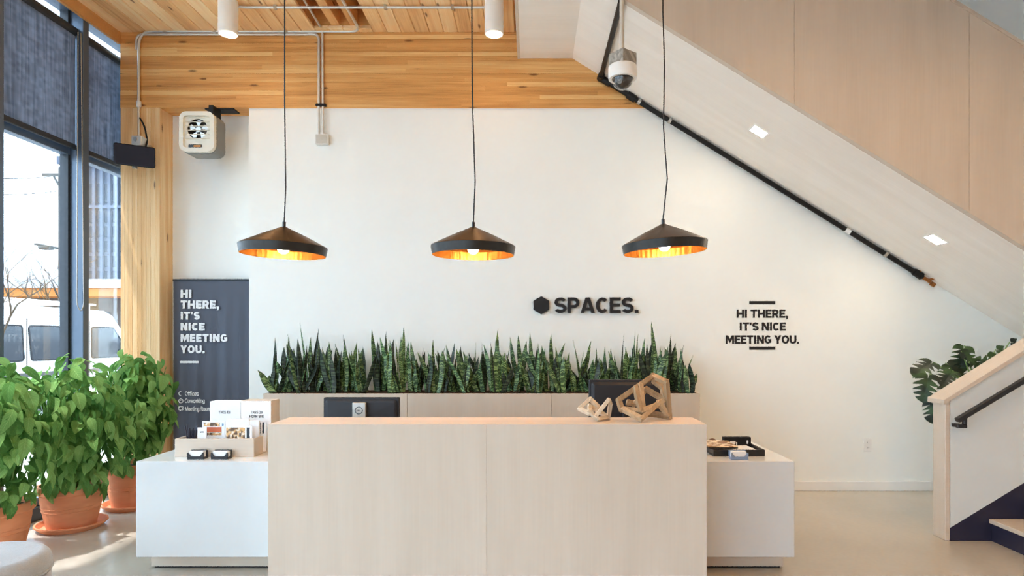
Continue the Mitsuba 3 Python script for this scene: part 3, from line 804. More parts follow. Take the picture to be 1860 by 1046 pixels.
# ------------------------------------------------------------------ reception desk and what stands on it
plain('postcard_photo', proc(lambda p, n, uv: mix(lin(96, 70, 48), mix(lin(214, 170, 112), lin(238, 226, 208), smoothstep(.5, .8, noise(p.x * 120, p.z * 160, 3.0))), smoothstep(.25, .6, noise(p.x * 90 + 5, p.z * 90)))), rough=0.4, two=True)
dk = thing('reception_desk', 'pale wood reception desk in the middle of the room', 'desk')
DX0, DX1, DY0, DY1, DZ = -1.318, .879, 3.17, 3.46, .951
dm = xat(884, DY0)
piece(dk, 'front_panel', box(DX0, dm - .0003, DY0, DY0 + .02, 0, DZ - .0005, .0008), 'pale_wood_z', .42)
piece(dk, 'front_panel', box(dm + .0003, DX1, DY0, DY0 + .02, 0, DZ - .0005, .0008), 'pale_wood_z', .5)
piece(dk, 'top', box(DX0, DX1, DY0 + .0203, DY1, DZ - .04, DZ, .0012), 'pale_wood_x', .5)
piece(dk, 'side_panel', box(DX0, DX0 + .04, DY0 + .041, DY1 + .9, 0, DZ - .30, .0015), 'pale_wood_z', .5)
piece(dk, 'side_panel', box(DX1 - .04, DX1, DY0 + .041, DY1 + .9, 0, DZ - .30, .0015), 'pale_wood_z', .5)
piece(dk, 'back_panel', box(DX0 + .042, DX1 - .042, DY1 - .03, DY1, 0, DZ - .045), 'pale_wood_z', .5)
piece(dk, 'work_surface', box(DX0 + .042, DX1 - .042, DY1 + .002, DY1 + .95, .62, .655, .003), 'pale_wood_x', .5)

CZ, CY0, CY1 = .665, 3.686, 4.48
cab1 = thing('low_cabinet', 'white lacquered low cabinet on the window side of the desk, carrying leaflets', 'cabinet')
part(cab1, 'body', box(-2.303, DX0 - .003, CY0, CY1, .108, CZ, .003), 'white_lacquer')
piece(cab1, 'plinth', box(-2.285, DX0 - .003, CY0 + .12, CY1 - .05, 0.012, .108), 'pale_wood_x', .3)
part(cab1, 'foot_strip', box(-2.27, DX0 - .003, CY0 + .135, CY1 - .06, 0, .012), 'black_matte')
cab2 = thing('low_cabinet', 'white lacquered low cabinet on the stair side of the desk, carrying a black tray', 'cabinet')
part(cab2, 'body', box(DX1 + .003, 1.533, CY0, CY1, .108, CZ, .003), 'white_lacquer')
piece(cab2, 'plinth', box(DX1 + .003, 1.516, CY0 + .12, CY1 - .05, 0.012, .108), 'pale_wood_x', .3)
part(cab2, 'foot_strip', box(DX1 + .003, 1.50, CY0 + .135, CY1 - .06, 0, .012), 'black_matte')

def monitor(label, x0, x1, y, z0, z1, deskz, silver):
    k = thing('monitor', label, 'monitor', None)
    cx = (x0 + x1) / 2
    part(k, 'screen_housing', rbox(x0, x1, y, y + .035, z0, z1, .006, 1, c=.003), 'monitor_shell', 35)
    m = rbox(x0 + .012, x1 - .012, y - .020, y + .01, z0 + .012, z1 - .012, .02, 1, c=.019)
    part(k, 'back_cover', m, 'monitor_shell', 35)
    part(k, 'panel', box(x0 + .008, x1 - .008, y + .034, y + .0362, z0 + .012, z1 - .008), 'black_matte')
    nm = 'steel' if silver else 'black_satin'
    w = .042 if silver else .03
    part(k, 'stand', rbox(cx - w, cx + w, y - .060, y - .023, deskz + .01, z1 - .025 if silver else z0 + .12, .008, 1, c=.003), nm, 35, label='silver stand' if silver else None)
    part(k, 'stand_foot', rbox(cx - .11, cx + .11, y - .10, y + .10, deskz, deskz + .012, .03, 2), nm, 35)
    if silver:
        zc_ = z1 - .075
        ring = sg.Point(cx, zc_).buffer(.024, 24).difference(sg.Point(cx, zc_).buffer(.020, 24))
        part(k, 'badge_ring', extrude_xz(ring, y - .0615, y - .060), 'frame_dark')
        m = meshkit.text_mesh('DELL', .009, .001, bold=True)
        v_ = m.vertices.copy(); v_[:, 0] -= (v_[:, 0].max() + v_[:, 0].min()) / 2
        m.vertices = np.stack([cx + v_[:, 0] * .95, y - .0605 - v_[:, 2], zc_ - .0045 + v_[:, 1]], 1)
        part(k, 'badge', m, 'frame_dark')
monitor('black monitor seen from behind with a silver stand, on the window half of the desk', -1.322 + .01, -.835, 4.0, .728, 1.008, .656, True)
monitor('black monitor seen from behind, half hidden by the large wooden frame sculpture', .356, .815, 3.9, .845, 1.126, .656, False)

def sculpture(name, label, nodes, bars, w, mat):
    k = thing(name, label, 'sculpture')
    P = {n: W(1020 + zx * .1505, 660 + zy * .1505, Y) for n, (zx, zy, Y) in nodes.items()}
    for a, b in bars:
        d = P[b] - P[a]; d = d / np.linalg.norm(d) * w * .32
        m = bar(P[a] - d, P[b] + d, w, w, up=(.3, -.8, .5))
        lowest = m.vertices[:, 2].min()
        if lowest < DZ + .001: m.apply_translation([0, 0, DZ + .001 - lowest])
        piece(k, 'bar', m, mat)

plain('carved_wood', proc(wood_fn(2, (112, 88, 62), (158, 130, 98), (192, 166, 132), 1.6, False)), rough=0.6, spec=.3)
plain('bleached_wood', proc(wood_fn(2, (150, 128, 104), (198, 180, 156), (222, 208, 186), 1.6, False)), rough=0.65, spec=.3)
sculpture('frame_sculpture', 'large open geometric sculpture of square wooden bars on the desk top',
          dict(A=(1105, 150, 3.39), B=(1262, 225, 3.36), D=(1298, 668, 3.36), F=(690, 440, 3.31), G=(725, 555, 3.30), E=(965, 680, 3.24),
               H=(892, 292, 3.34), I=(955, 575, 3.27), H2=(950, 262, 3.35), I2=(985, 590, 3.28), J=(1020, 310, 3.41), K=(1235, 440, 3.37), L=(1165, 500, 3.34),
               M=(1120, 215, 3.42), N=(1225, 300, 3.42), Q=(800, 470, 3.42), S=(880, 490, 3.42), V=(1060, 640, 3.40)),
          ['FA', 'AB', 'BD', 'FG', 'GE', ('E', 'L'), ('L', 'D'), 'HI', ('H2', 'I2'), 'JK', 'KL', ('M', 'N'), ('G', 'I'), ('Q', 'S'), ('S', 'J'), ('V', 'D'), ('A', 'M'), ('N', 'K'), ('I', 'L')], .026, 'carved_wood')
sculpture('knot_sculpture', 'small pale folded wooden sculpture on the desk beside the large open one',
          dict(A=(215, 545, 3.30), B=(345, 428, 3.33), C=(455, 535, 3.36), D=(565, 440, 3.32), E=(590, 500, 3.34), F=(410, 640, 3.27), G=(330, 600, 3.28), H=(440, 690, 3.27), I=(560, 670, 3.34), J=(385, 560, 3.38), K=(340, 510, 3.36)),
          ['AB', 'BC', ('C', 'F'), 'FD', ('D', 'E'), ('E', 'I'), ('I', 'H'), 'HG', ('G', 'K'), ('K', 'J'), ('A', 'G'), ('J', 'I')], .020, 'bleached_wood')

# ------------------------------------------------------------------ leaflets on the cabinet by the window
tr = thing('leaflet_tray', 'pale wooden tray holding leaflets and pens on the white cabinet', 'tray')
tx0, tx1, ty0, ty1, tz1 = -2.153, -1.674, 3.822, 4.0, .776
piece(tr, 'front', box(tx0, tx1, ty0, ty0 + .012, CZ, tz1, .002), 'pale_wood_x', .6)
piece(tr, 'back', box(tx0, tx1, ty1 - .012, ty1, CZ, tz1, .002), 'pale_wood_x', .6)
for a in (tx0, tx1 - .012):
    piece(tr, 'side', box(a, a + .012, ty0 + .012, ty1 - .012, CZ, tz1, .002), 'pale_wood_y', .6)
piece(tr, 'bottom', box(tx0 + .012, tx1 - .012, ty0 + .012, ty1 - .012, CZ, CZ + .01), 'pale_wood_x', .6)
piece(tr, 'divider', box(-1.90, -1.892, ty0 + .012, ty1 - .012, CZ + .01, tz1 - .01), 'pale_wood_y', .6)

def standing(px0, px1, py0, py1, Y, th, lean=0.0, base=CZ + .0105):
    a, b = W(px0, py1, Y), W(px1, py0, Y)
    m = box(a[0], b[0], Y, Y + th, base, b[2], .001)
    if lean:
        m.apply_transform(trimesh.transformations.rotation_matrix(math.radians(lean), [1, 0, 0], [0, Y, base]))
    return m

b1 = thing('display_box', 'white card display box printed THIS IS, behind the leaflet tray', 'box')
part(b1, 'body', standing(381, 436.5, 729, 765, 4.05, .10, 0, CZ), 'paper')
part(b1, 'print', text_fit('THIS IS', 397, 418, 751, 746, 4.0495, .0006), 'lettering_black')
b2 = thing('display_box', 'wooden display box with a white printed front, nearest the desk behind the tray', 'box')
piece(b2, 'body', standing(437.5, 493, 727.5, 765, 4.012, .13, 0, CZ), 'pale_wood_z', .4)
m = standing(437.5, 492, 728.5, 765, 4.009, .003, 0, CZ); part(b2, 'front_card', m, 'paper')
part(b2, 'print', text_fit('THIS IS', 455, 477, 751, 746, 4.0085, .0006), 'lettering_black')
part(b2, 'print', text_fit('HOW WE', 453, 479, 758.5, 753.5, 4.0085, .0006), 'lettering_black')

def card(label, px0, px1, py0, py1, Y, th, prints, cat='leaflet', name='leaflet', grp=None):
    k = thing(name, label, cat, grp)
    part(k, 'sheet', standing(px0, px1, py0, py1, Y, th), 'paper')
    for (a, b, c, d, mt) in prints:
        p0, p1 = W(a, d, Y), W(b, c, Y)
        part(k, 'print', box(p0[0], p1[0], Y - .0006, Y - .0001, p0[2], p1[2]), mt)
card('postcard with an orange picture standing in the tray', 367, 408, 765, 792, 3.93, .006, [(370, 399, 767.5, 774, 'postcard_photo'), (403, 406.5, 769, 774, 'card_blue'), (376, 402.5, 775.5, 785, 'print_orange'), (376, 402.5, 785.5, 790.5, 'postcard_photo')], 'postcard', 'postcard')
card('postcard with a brown food picture standing at the front of the tray', 409.5, 458, 773, 797, 3.865, .006, [(411, 445, 776.5, 796, 'postcard_photo'), (448, 453.5, 776.5, 796, 'frame_dark')], 'postcard', 'postcard')
card('small plain white card standing beside the dark pens', 358.5, 374.5, 776.5, 797, 3.862, .004, [(363, 370, 783.5, 785.5, 'frame_dark')], 'card', 'name_card')
for (a, b, c, d, Y, lab) in ((410, 452, 761, 780, 3.905, 'white folded brochure standing just behind the food postcard'), (452.5, 470, 764, 785, 3.91, 'narrow white brochure between the brochure stack and the striped one')):
    k = thing('brochure', lab, 'brochure')
    own(k, standing(a, b, c, d, Y, .018), 'paper')
k = thing('brochure', 'white brochure with dark upright stripes at the desk end of the tray', 'brochure')
part(k, 'sheet', standing(466, 483, 766, 790, 3.95, .008), 'paper')
for a, b in ((470, 473), (476.5, 480)):
    p0, p1 = W(a, 787, 3.95), W(b, 767, 3.95)
    part(k, 'print', box(p0[0], p1[0], 3.9494, 3.9499, p0[2], p1[2]), 'frame_dark')
pc = W(348.5, 790, 3.90)
cup = thing('pen_cup', 'small glassy pen cup in the tray by the column end', 'cup')
own(cup, lathe([(.0, CZ + .0105), (.030, CZ + .0105), (.033, CZ + .10), (.030, CZ + .10), (.027, CZ + .014), (.0, CZ + .014)], 28, (pc[0], 3.90, 0)), 'frame_metal', 35)
pen = mikit.ply(sweep([[0, 0, 0], [0, 0, .155], [0, 0, .16]], [.0042, .0042, .002], 8), 'pen_ink', smooth=40)
scene['pen_ink'] = dict(type='principled', base_color=rgb(lin(38, 40, 58)), roughness=.35)
for i in range(12):
    a = i * 2.4
    k = thing('pen', 'dark pen in the cup in the leaflet tray', 'pen', 'dark pens in the pen cup')
    put(pen, k, to=T().translate([pc[0] + .012 * math.cos(a), 3.90 + .012 * math.sin(a), CZ + .03]).rotate([-math.sin(a), math.cos(a), 0], 6 + 8 * ((i * 7) % 5) / 5).scale([1, 1, .78 + .05 * (i % 5)]))

def card_holder(label, px0, px1, Y, mat, name='card_holder'):
    k = thing(name, label, 'card holder')
    x0, x1 = xat(px0, Y), xat(px1, Y)
    h, d = .050, .055
    part(k, 'base', box(x0, x1, Y, Y + d, CZ, CZ + .010, .002), mat)
    part(k, 'lip', box(x0, x1, Y, Y + .006, CZ + .0102, CZ + .018, .001), mat)
    for s in (0, 1):
        a = x0 if s == 0 else x1 - .022
        poly = [(a, CZ + .0182), (a + .022, CZ + .0182), (a + (.006 if s == 0 else .022), CZ + .040), (a + (.022 if s == 0 else .016) - (.022 if s == 0 else 0), CZ + .040)]
        part(k, 'side', extrude_xz(sg.Polygon(poly).convex_hull, Y, Y + .006), mat)
    part(k, 'back', box(x0, x1, Y + d - .006, Y + d, CZ + .0102, CZ + h, .001), mat)
    cs = box(x0 + .008, x1 - .008, Y + .009, Y + d - .008, CZ + .0105, CZ + .046, .001)
    part(k, 'cards', cs, 'paper', label='white cards')
card_holder('black business card holder with white cards, nearer the column', 339.5, 369.5, 3.745, 'black_satin')
card_holder('black business card holder with white cards, nearer the desk', 382.5, 413.5, 3.745, 'black_satin')
card_holder('pale blue card holder with cards in front of the black tray', 1328.5, 1359.5, 3.735, 'card_blue')

bt = thing('paper_tray', 'flat black tray of papers on the white cabinet by the stairs', 'tray')
rx0, rx1, ry0, ry1, rz = 1.105, 1.417, 3.84, 4.14, .706
part(bt, 'bottom', box(rx0, rx1, ry0, ry1, CZ, CZ + .008, .002), 'black_satin')
for a in ((rx0, rx1, ry0, ry0 + .008), (rx0, rx1, ry1 - .008, ry1), (rx0, rx0 + .008, ry0 + .008, ry1 - .008), (rx1 - .008, rx1, ry0 + .008, ry1 - .008)):
    part(bt, 'rim', box(*a, CZ + .008, rz, .001), 'black_satin')
for i, (a, lab, mt, dxy) in enumerate(((.0, 'tan covered magazine lying in the black tray', 'print_tan', (.0, .02)), (.010, 'white magazine lying open on the tan one in the tray', 'paper', (.03, .0)))):
    k = thing('magazine', lab, 'magazine')
    m = box(rx0 + .02 + dxy[0], rx1 - .04 + dxy[0] * .5, ry0 + .02 + dxy[1], ry1 - .06, CZ + .009 + a, CZ + .018 + a, .002)
    if i == 1: m.apply_transform(trimesh.transformations.rotation_matrix(.06, [0, 0, 1], [1.26, 4.0, 0]))
    own(k, m, mt)
for j, (dx_, rot) in enumerate(((0, .10), (.012, -.05))):
    k = thing('magazine', ('folded magazine with dark cover lying over the window edge of the tray', 'topmost loose pale sheet lying on the magazines in the tray')[j], 'magazine')
    m = box(rx0 - .03 + dx_, rx0 + .15 + dx_, ry0 + .03, ry1 - .04, rz + .001 + j * .008, rz + .008 + j * .008, .002)
    m.apply_transform(trimesh.transformations.rotation_matrix(rot, [0, 0, 1], [1.2, 4.0, 0]))
    own(k, m, ('black_satin', 'print_tan')[j])
plain('print_tan', proc(lambda p, n, uv: mix(lin(150, 112, 76), lin(226, 200, 164), smoothstep(.3, .6, noise(p.x * 40, p.y * 40)))), rough=.4)
k = thing('card_box', 'small black box with white marks leaning at the back of the paper tray', 'box')
m = box(1.243, 1.418, 4.085, 4.125, CZ + .02, .744, .002); part(k, 'body', m, 'black_matte')
for a, b, c_ in ((1326, 1336, 804), (1337, 1339, 806), (1356, 1359, 803)):
    p0 = W(a, c_ + 3, 4.085); p1 = W(b, c_ - 3, 4.085)
    part(k, 'mark', box(p0[0], p1[0], 4.0842, 4.0848, p0[2], p1[2]), 'paper')
k = thing('pebble', 'small brown rounded stone behind the paper tray', 'stone')
m = trimesh.creation.icosphere(subdivisions=3, radius=1.0); m.apply_scale([.026, .024, .022]); m.apply_translation([1.222, 4.27, CZ + .0215]); own(k, m, 'stone_brown', True)

# ------------------------------------------------------------------ long planter and its snake plants
pl = thing('planter', 'long pale wood planter along the white wall behind the desk', 'planter')
PX0, PX1, PY0, PY1, PZ = -2.27, 1.428, 5.36, 5.715, .915
seams = [PX0, -1.05, .17, PX1]
for a, b in zip(seams, seams[1:]):
    piece(pl, 'front_panel', box(a + .001, b - .001, PY0, PY0 + .025, 0, PZ, .0015), 'pale_wood_z', .5)
piece(pl, 'side_panel', box(PX0, PX0 + .025, PY0 + .026, PY1, 0, PZ, .0015), 'pale_wood_z', .5)
piece(pl, 'side_panel', box(PX1 - .025, PX1, PY0 + .026, PY1, 0, PZ, .0015), 'pale_wood_z', .5)
piece(pl, 'back_panel', box(PX0 + .026, PX1 - .026, PY1 - .02, PY1, 0, PZ, .0015), 'pale_wood_z', .5)
xs_, ys_ = np.meshgrid(np.linspace(PX0 + .026, PX1 - .026, 140), np.linspace(PY0 + .026, PY1 - .021, 14), indexing='ij')
zs_ = PZ - .004 + .014 * meshkit.fbm(np.stack([xs_ * 22, ys_ * 22, xs_ * 0], -1), 3)
V = np.stack([xs_, ys_, zs_], -1).reshape(-1, 3)
Fc = []
for i in range(139):
    for j in range(13):
        a = i * 14 + j
        Fc += [[a, a + 14, a + 15], [a, a + 15, a + 1]]
part(pl, 'soil', trimesh.Trimesh(V, Fc, process=False), 'soil', True)


def snake_leaf(bow, twist, seed):
    """a stiff upright leaf of height 1 and width 1 (scaled in use), closed, with u across and v along"""
    r = random.Random(seed)
    n = 10
    V, UV, Fc = [], [], []
    for i in range(n + 1):
        t = i / n
        w = .5 * (.62 + .6 * t - .25 * t * t) * (1 - max(0, (t - .55) / .45) ** 1.7) if t < 1 else .005
        c = np.array([bow * t * t + .02 * math.sin(t * 5 + seed), .10 * math.sin(t * 3 + seed) * .3, t])
        an = twist * t
        s = np.array([math.cos(an), math.sin(an), 0])
        nn = np.array([-math.sin(an), math.cos(an), 0])
        for u, dep in ((-1, 0), (-.45, .24), (.45, .24), (1, 0)):
            V.append(np.array([c[0] * 6 + s[0] * u * w + nn[0] * dep * w * .9, c[1] * 6 + s[1] * u * w + nn[1] * dep * w * .9, c[2]]))
            UV.append([u * .5 + .5, t])
        for u in (.6, -.6):
            V.append(np.array([c[0] * 6 + s[0] * u * w + nn[0] * .06 * w - nn[0] * .02, c[1] * 6 + s[1] * u * w + nn[1] * .06 * w - nn[1] * .02, c[2]]))
            UV.append([u * .5 + .5, t])
    for i in range(n):
        for k in range(6):
            a, b = i * 6 + k, i * 6 + (k + 1) % 6
            Fc += [[a, b, b + 6], [a, b + 6, a + 6]]
    m = trimesh.Trimesh(V, Fc, process=False)
    return m, np.array(UV)


def snake_fn(p, n, uv):
    band = noise(p.x * 30, p.y * 30, p.z * 105.0 + 3.0 * noise(p.x * 60, p.y * 60, p.z * 20))
    big = noise(p.x * 7.0, p.y * 7.0, 1.0)
    pale = mix(lin(138, 168, 104), lin(116, 150, 104), big)
    darkc = mix(lin(58, 86, 46), lin(46, 68, 52), big)
    col = mix(darkc, pale, smoothstep(.42, .72, band))
    edge = smoothstep(.40, .5, dr.abs(uv.x - .5))
    return mix(col, lin(92, 116, 62), .5 * edge)


plain('snake_leaf', proc(snake_fn), rough=.42, spec=.45, two=True)
plain('snake_leaf_dark', proc(lambda p, n, uv: mix(lin(34, 44, 34), lin(68, 86, 62), smoothstep(.45, .75, noise(p.x * 30, p.y * 30, p.z * 90.0)))), rough=.42, spec=.45, two=True)
snake_protos = []
for i in range(7):
    m, uv = snake_leaf([.0, .02, -.02, .035, -.035, .01, -.012][i], [.5, -.7, .9, 0, -.3, 1.2, -1.1][i], i * 1.7)
    for mt in ('snake_leaf', 'snake_leaf_dark'):
        snake_protos.append(mikit.ply(m, mt, smooth=True, uv=uv))
# (column of the clump in the frame, row of its tallest tip, leaves, tips to follow)
clumps = [(503, 628, 9, [(497, 613)]), (530, 620, 8, [(530, 612)]), (549, 592, 9, [(548, 586), (563, 612)]), (578, 602, 9, [(580, 597), (563, 624)]), (606, 622, 10, [(601, 620), (613, 632)]), (640, 612, 10, [(622, 608), (648, 622)]), (660, 622, 7, [(655, 628)]),
          (690, 600, 10, [(679, 598), (704, 601)]), (722, 596, 10, [(730, 593), (712, 618)]), (757, 620, 10, [(750, 620), (769, 630)]), (786, 618, 9, [(787, 617)]), (818, 624, 10, [(811, 626), (826, 622)]), (842, 624, 9, [(838, 628)]), (868, 622, 10, [(864, 620), (875, 622)]),
          (906, 606, 10, [(905, 598), (892, 622)]), (938, 604, 10, [(944, 608), (925, 612)]), (968, 606, 9, [(960, 605), (976, 630)]), (996, 610, 9, [(1003, 606)]), (1022, 640, 9, [(1010, 630), (1034, 640)]), (1052, 620, 10, [(1040, 617), (1075, 618)]), (1083, 636, 9, [(1082, 632)]), (1108, 632, 9, [(1098, 630), (1113, 632)]),
          (1134, 606, 10, [(1129, 607), (1150, 601)]), (1160, 612, 10, [(1157, 606), (1169, 613)]), (1188, 600, 10, [(1185, 584)]), (1216, 612, 10, [(1217, 607), (1200, 630)]), (1243, 636, 9, [(1258, 645), (1236, 632)])]
ordw = ['first', 'second', 'third', 'fourth', 'fifth', 'sixth', 'seventh', 'eighth', 'ninth', 'tenth', 'eleventh', 'twelfth', 'thirteenth', 'fourteenth', 'fifteenth', 'sixteenth', 'seventeenth', 'eighteenth', 'nineteenth', 'twentieth',
        'twenty-first', 'twenty-second', 'twenty-third', 'twenty-fourth', 'twenty-fifth', 'twenty-sixth', 'twenty-seventh']
sr = random.Random(21)
for ci, (cpx, top, nleaf, tips) in enumerate(clumps):
    lab = f'upright striped snake plant, {ordw[ci]} in the long planter counted from its banner end'
    k = thing('snake_plant', lab, 'snake plant', 'snake plants in the long planter')
    Yp = 5.53 + (.05 if ci % 2 else -.05)
    bx = xat(cpx, Yp)
    todo = [(xat(a, Yp), zat(b, Yp), sr.uniform(.040, .052)) for a, b in tips]
    while len(todo) < nleaf + 4:
        hz = zat(top, Yp) - PZ
        tall = sr.uniform(.36, .92)
        todo.append((bx + sr.uniform(-.15, .15), PZ + hz * tall, sr.uniform(.044, .070)))
    for i, (tx, tz, wd) in enumerate(todo):
        base = np.array([bx + (tx - bx) * .22 + sr.uniform(-.045, .045), Yp + sr.uniform(-.085, .085), PZ - .006])
        lean_y = sr.uniform(-.10, .05)
        tipv = np.array([tx, base[1] + lean_y * (tz - PZ), tz])
        d = tipv - base
        h = np.linalg.norm(d)
        d /= h
        rot = sr.uniform(-.9, .9)
        a = np.array([math.cos(rot), math.sin(rot), 0]); a -= d * (a @ d); a /= np.linalg.norm(a)
        b = np.cross(d, a)
        M = np.eye(4)
        M[:3, 0], M[:3, 1], M[:3, 2], M[:3, 3] = a * wd, b * wd, d * h, base
        dark = 1 if sr.random() < (.5 if cpx < 660 else .22) else 0
        put(snake_protos[2 * sr.randrange(7) + dark], k, 'leaf', to=T(M.tolist()))

# ------------------------------------------------------------------ leafy plants in terracotta pots by the window
def ovate_leaf(curl, fold, wide, seed):
    """leaf of length 1 along +y, face up +z, with u across and v along"""
    n, V, UV, Fc = 7, [], [], []
    for i in range(n + 1):
        t = i / n
        w = wide * (math.sin(PI * min(1, t ** .72)) ** .85) * .5 if 0 < t < 1 else .004
        w *= 1 + .05 * math.sin(i * 4.1 + seed)
        z0 = -curl * t * t
        y = t * (1 - .16 * curl * t)
        for u in (-1, -.5, 0, .5, 1):
            V.append([u * w, y, z0 + fold * abs(u) * w * 1.2 - .10 * w * u * u + .012 * math.sin(9 * t + 3 * u + seed)])
            UV.append([u * .5 + .5, t])
    for i in range(n):
        for k in range(4):
            a = i * 5 + k
            Fc += [[a, a + 1, a + 6], [a, a + 6, a + 5]]
    return trimesh.Trimesh(V, Fc, process=False), np.array(UV)


def green_fn(c0, c1, vein):
    c0, c1, vein = lin(*c0), lin(*c1), lin(*vein)

    def fn(p, n, uv):
        col = mix(c0, c1, noise(p.x * 8, p.y * 8, p.z * 8))
        mid = 1 - smoothstep(.0, .035, dr.abs(uv.x - .5))
        rib = 1 - smoothstep(.0, .16, dr.abs((uv.y + dr.abs(uv.x - .5) * -.6) * 7 - dr.floor((uv.y + dr.abs(uv.x - .5) * -.6) * 7 + .5)))
        return mix(col, vein, dr.clip(.6 * mid + .28 * rib, 0, 1))
    return fn


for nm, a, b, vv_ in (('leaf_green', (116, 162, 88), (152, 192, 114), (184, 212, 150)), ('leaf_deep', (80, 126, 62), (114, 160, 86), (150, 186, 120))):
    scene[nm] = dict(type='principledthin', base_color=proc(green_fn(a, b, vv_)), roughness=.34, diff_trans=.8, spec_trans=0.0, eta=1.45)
leaf_protos, leaf_meshes = [], []
for i in range(8):
    m, uv = ovate_leaf([.3, .45, .7, .35, .85, .25, .6, .5][i], [.25, .4, .15, .5, .3, .35, .2, .45][i], [.50, .56, .44, .54, .50, .60, .46, .42][i], i)
    leaf_meshes.append(m)
    leaf_protos.append([mikit.ply(m, mt, smooth=True, uv=uv) for mt in ('leaf_green', 'leaf_deep')])


def potted(label, x, y, potr, poth, crown, rad, nleaf, seed, saucer=True, leaf=(.085, .15)):
    r = random.Random(seed)
    k = thing('potted_plant', label, 'potted plant', 'leafy plants in terracotta pots')
    z0 = .0
    if saucer:
        sa = part(k, 'saucer', lathe([(0, 0), (potr * .90, 0), (potr * 1.10, .035), (potr * 1.10, .045), (potr * 1.04, .045), (potr * .92, .016), (0, .016)], 56, (x, y, 0)), 'terracotta', 35)
        z0 = .0165
    b = potr * .74
    prof = [(0, z0), (b, z0)]
    for t in np.linspace(.05, .78, 9): prof.append((b + (potr * .97 - b) * math.sin(t * 1.45), z0 + (poth - z0) * t))
    prof += [(potr * .975, z0 + (poth - z0) * .80), (potr * 1.0, z0 + (poth - z0) * .81), (potr * 1.03, z0 + (poth - z0) * .83), (potr * 1.035, poth - .008), (potr * 1.02, poth), (potr * .93, poth), (potr * .90, poth - .05), (0, poth - .05)]
    pot = part(k, 'pot', lathe(prof, 64, (x, y, 0)), 'terracotta', 28)
    for t in (.42, .50):
        rr = b + (potr * .97 - b) * math.sin(t * 1.45)
        an = np.linspace(0, 2 * PI, 65)
        part(pot, 'ridge', sweep(np.stack([x + rr * np.cos(an), y + rr * np.sin(an), np.full(65, z0 + (poth - z0) * t)], 1), .003, 6), 'terracotta', True)
    part(k, 'soil', lathe([(0, poth - .045), (potr * .5, poth - .04), (potr * .905, poth - .048)][::-1], 40, (x, y, 0)), 'soil', True)
    cx_, cy_, cz_ = crown
    rx, ry, rz_ = rad
    for i in range(11):
        a = i * 2.4 + seed
        top = np.array([cx_ + rx * .62 * math.cos(a), cy_ + ry * .62 * math.sin(a), cz_ + rz_ * r.uniform(-.1, .72)])
        b0 = np.array([x + potr * .45 * math.cos(a + .4), y + potr * .45 * math.sin(a + .4), poth - .05])
        mid = (b0 + top) / 2 + np.array([r.uniform(-.04, .04), r.uniform(-.04, .04), .06])
        ts = np.linspace(0, 1, 9)[:, None]
        part(k, 'stem', sweep((1 - ts) ** 2 * b0 + 2 * ts * (1 - ts) * mid + ts ** 2 * top, np.linspace(.007, .003, 9), 6), 'stem_green', True)

    def pose(front):
        while True:
            v = np.array([r.gauss(0, 1), r.gauss(0, 1), r.gauss(0, 1)]); v /= np.linalg.norm(v)
            if front and v[1] > .35: continue
            if v[2] < -.95: continue
            break
        sh = r.uniform(.72, 1.0) if front else r.uniform(.40, .84)
        taper = 1.0 if v[2] > -.1 else 1.0 - .20 * (-v[2] - .1)
        lump = .86 + .26 * float(meshkit.noise(np.array(v) * 2.2 + seed))
        pos = np.array([cx_, cy_, cz_]) + v * np.array([rx * taper, ry * taper, rz_]) * sh * lump
        out = np.array([v[0], v[1], 0]) ; out = out / (np.linalg.norm(out) + 1e-6)
        droop = .95 - .75 * max(0, v[2])
        d = out * r.uniform(.25, .95) + np.array([0, 0, -droop * r.uniform(.5, 1.3)]) + np.array([r.gauss(0, .35), r.gauss(0, .35), r.gauss(0, .18)])
        nrm = out * (.9 - .4 * v[2]) + np.array([0, 0, .75]) + np.array([r.gauss(0, .35), r.gauss(0, .35), r.gauss(0, .2)])
        s = r.uniform(*leaf)
        pos = pos - d / np.linalg.norm(d) * s * .4
        lo = pos + d / np.linalg.norm(d) * s
        for q in (pos, lo):
            q_ = np.array([q[0] - x, q[1] - y])
            if q[0] < -3.70: return None
        return frame(d, nrm, pos, s)
    n = 0
    while n < 16:                                             # a few leaves hang over the rim
        a = r.uniform(-2.9, .1)
        rim = np.array([x + potr * .99 * math.cos(a), y + potr * .99 * math.sin(a), poth + r.uniform(.0, .08)])
        out = np.array([math.cos(a), math.sin(a), 0])
        put(leaf_protos[r.randrange(8)][r.randrange(2)], k, 'leaf', to=frame(out * r.uniform(.15, .5) + [r.gauss(0, .2), r.gauss(0, .1), -1], out + [0, 0, .4], rim + out * .03, r.uniform(.09, .14))); n += 1
    while n < nleaf:
        M = pose(True)
        if M is None: continue
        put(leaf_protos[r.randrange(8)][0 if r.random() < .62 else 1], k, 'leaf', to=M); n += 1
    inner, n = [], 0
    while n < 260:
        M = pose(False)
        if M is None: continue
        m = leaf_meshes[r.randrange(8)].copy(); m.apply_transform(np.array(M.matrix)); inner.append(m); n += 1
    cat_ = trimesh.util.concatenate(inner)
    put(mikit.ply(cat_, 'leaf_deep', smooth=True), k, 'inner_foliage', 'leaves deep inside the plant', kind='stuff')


plain('stem_green', lin(120, 150, 84), rough=.5)
potted('leafy green plant in a terracotta pot behind the round seat, cut by the frame edge', -3.47, 4.08, .215, .325, (-3.40, 4.05, .75), (.40, .38, .49), 290, 3, False)
potted('bushy green plant in a terracotta pot on a saucer, between two others', -3.36, 4.63, .205, .325, (-3.27, 4.58, .74), (.42, .37, .50), 300, 5)
potted('green plant in a terracotta pot tucked behind the white cabinet, nearest the timber column', -3.27, 5.20, .205, .37, (-3.21, 5.17, .81), (.335, .31, .47), 280, 8)

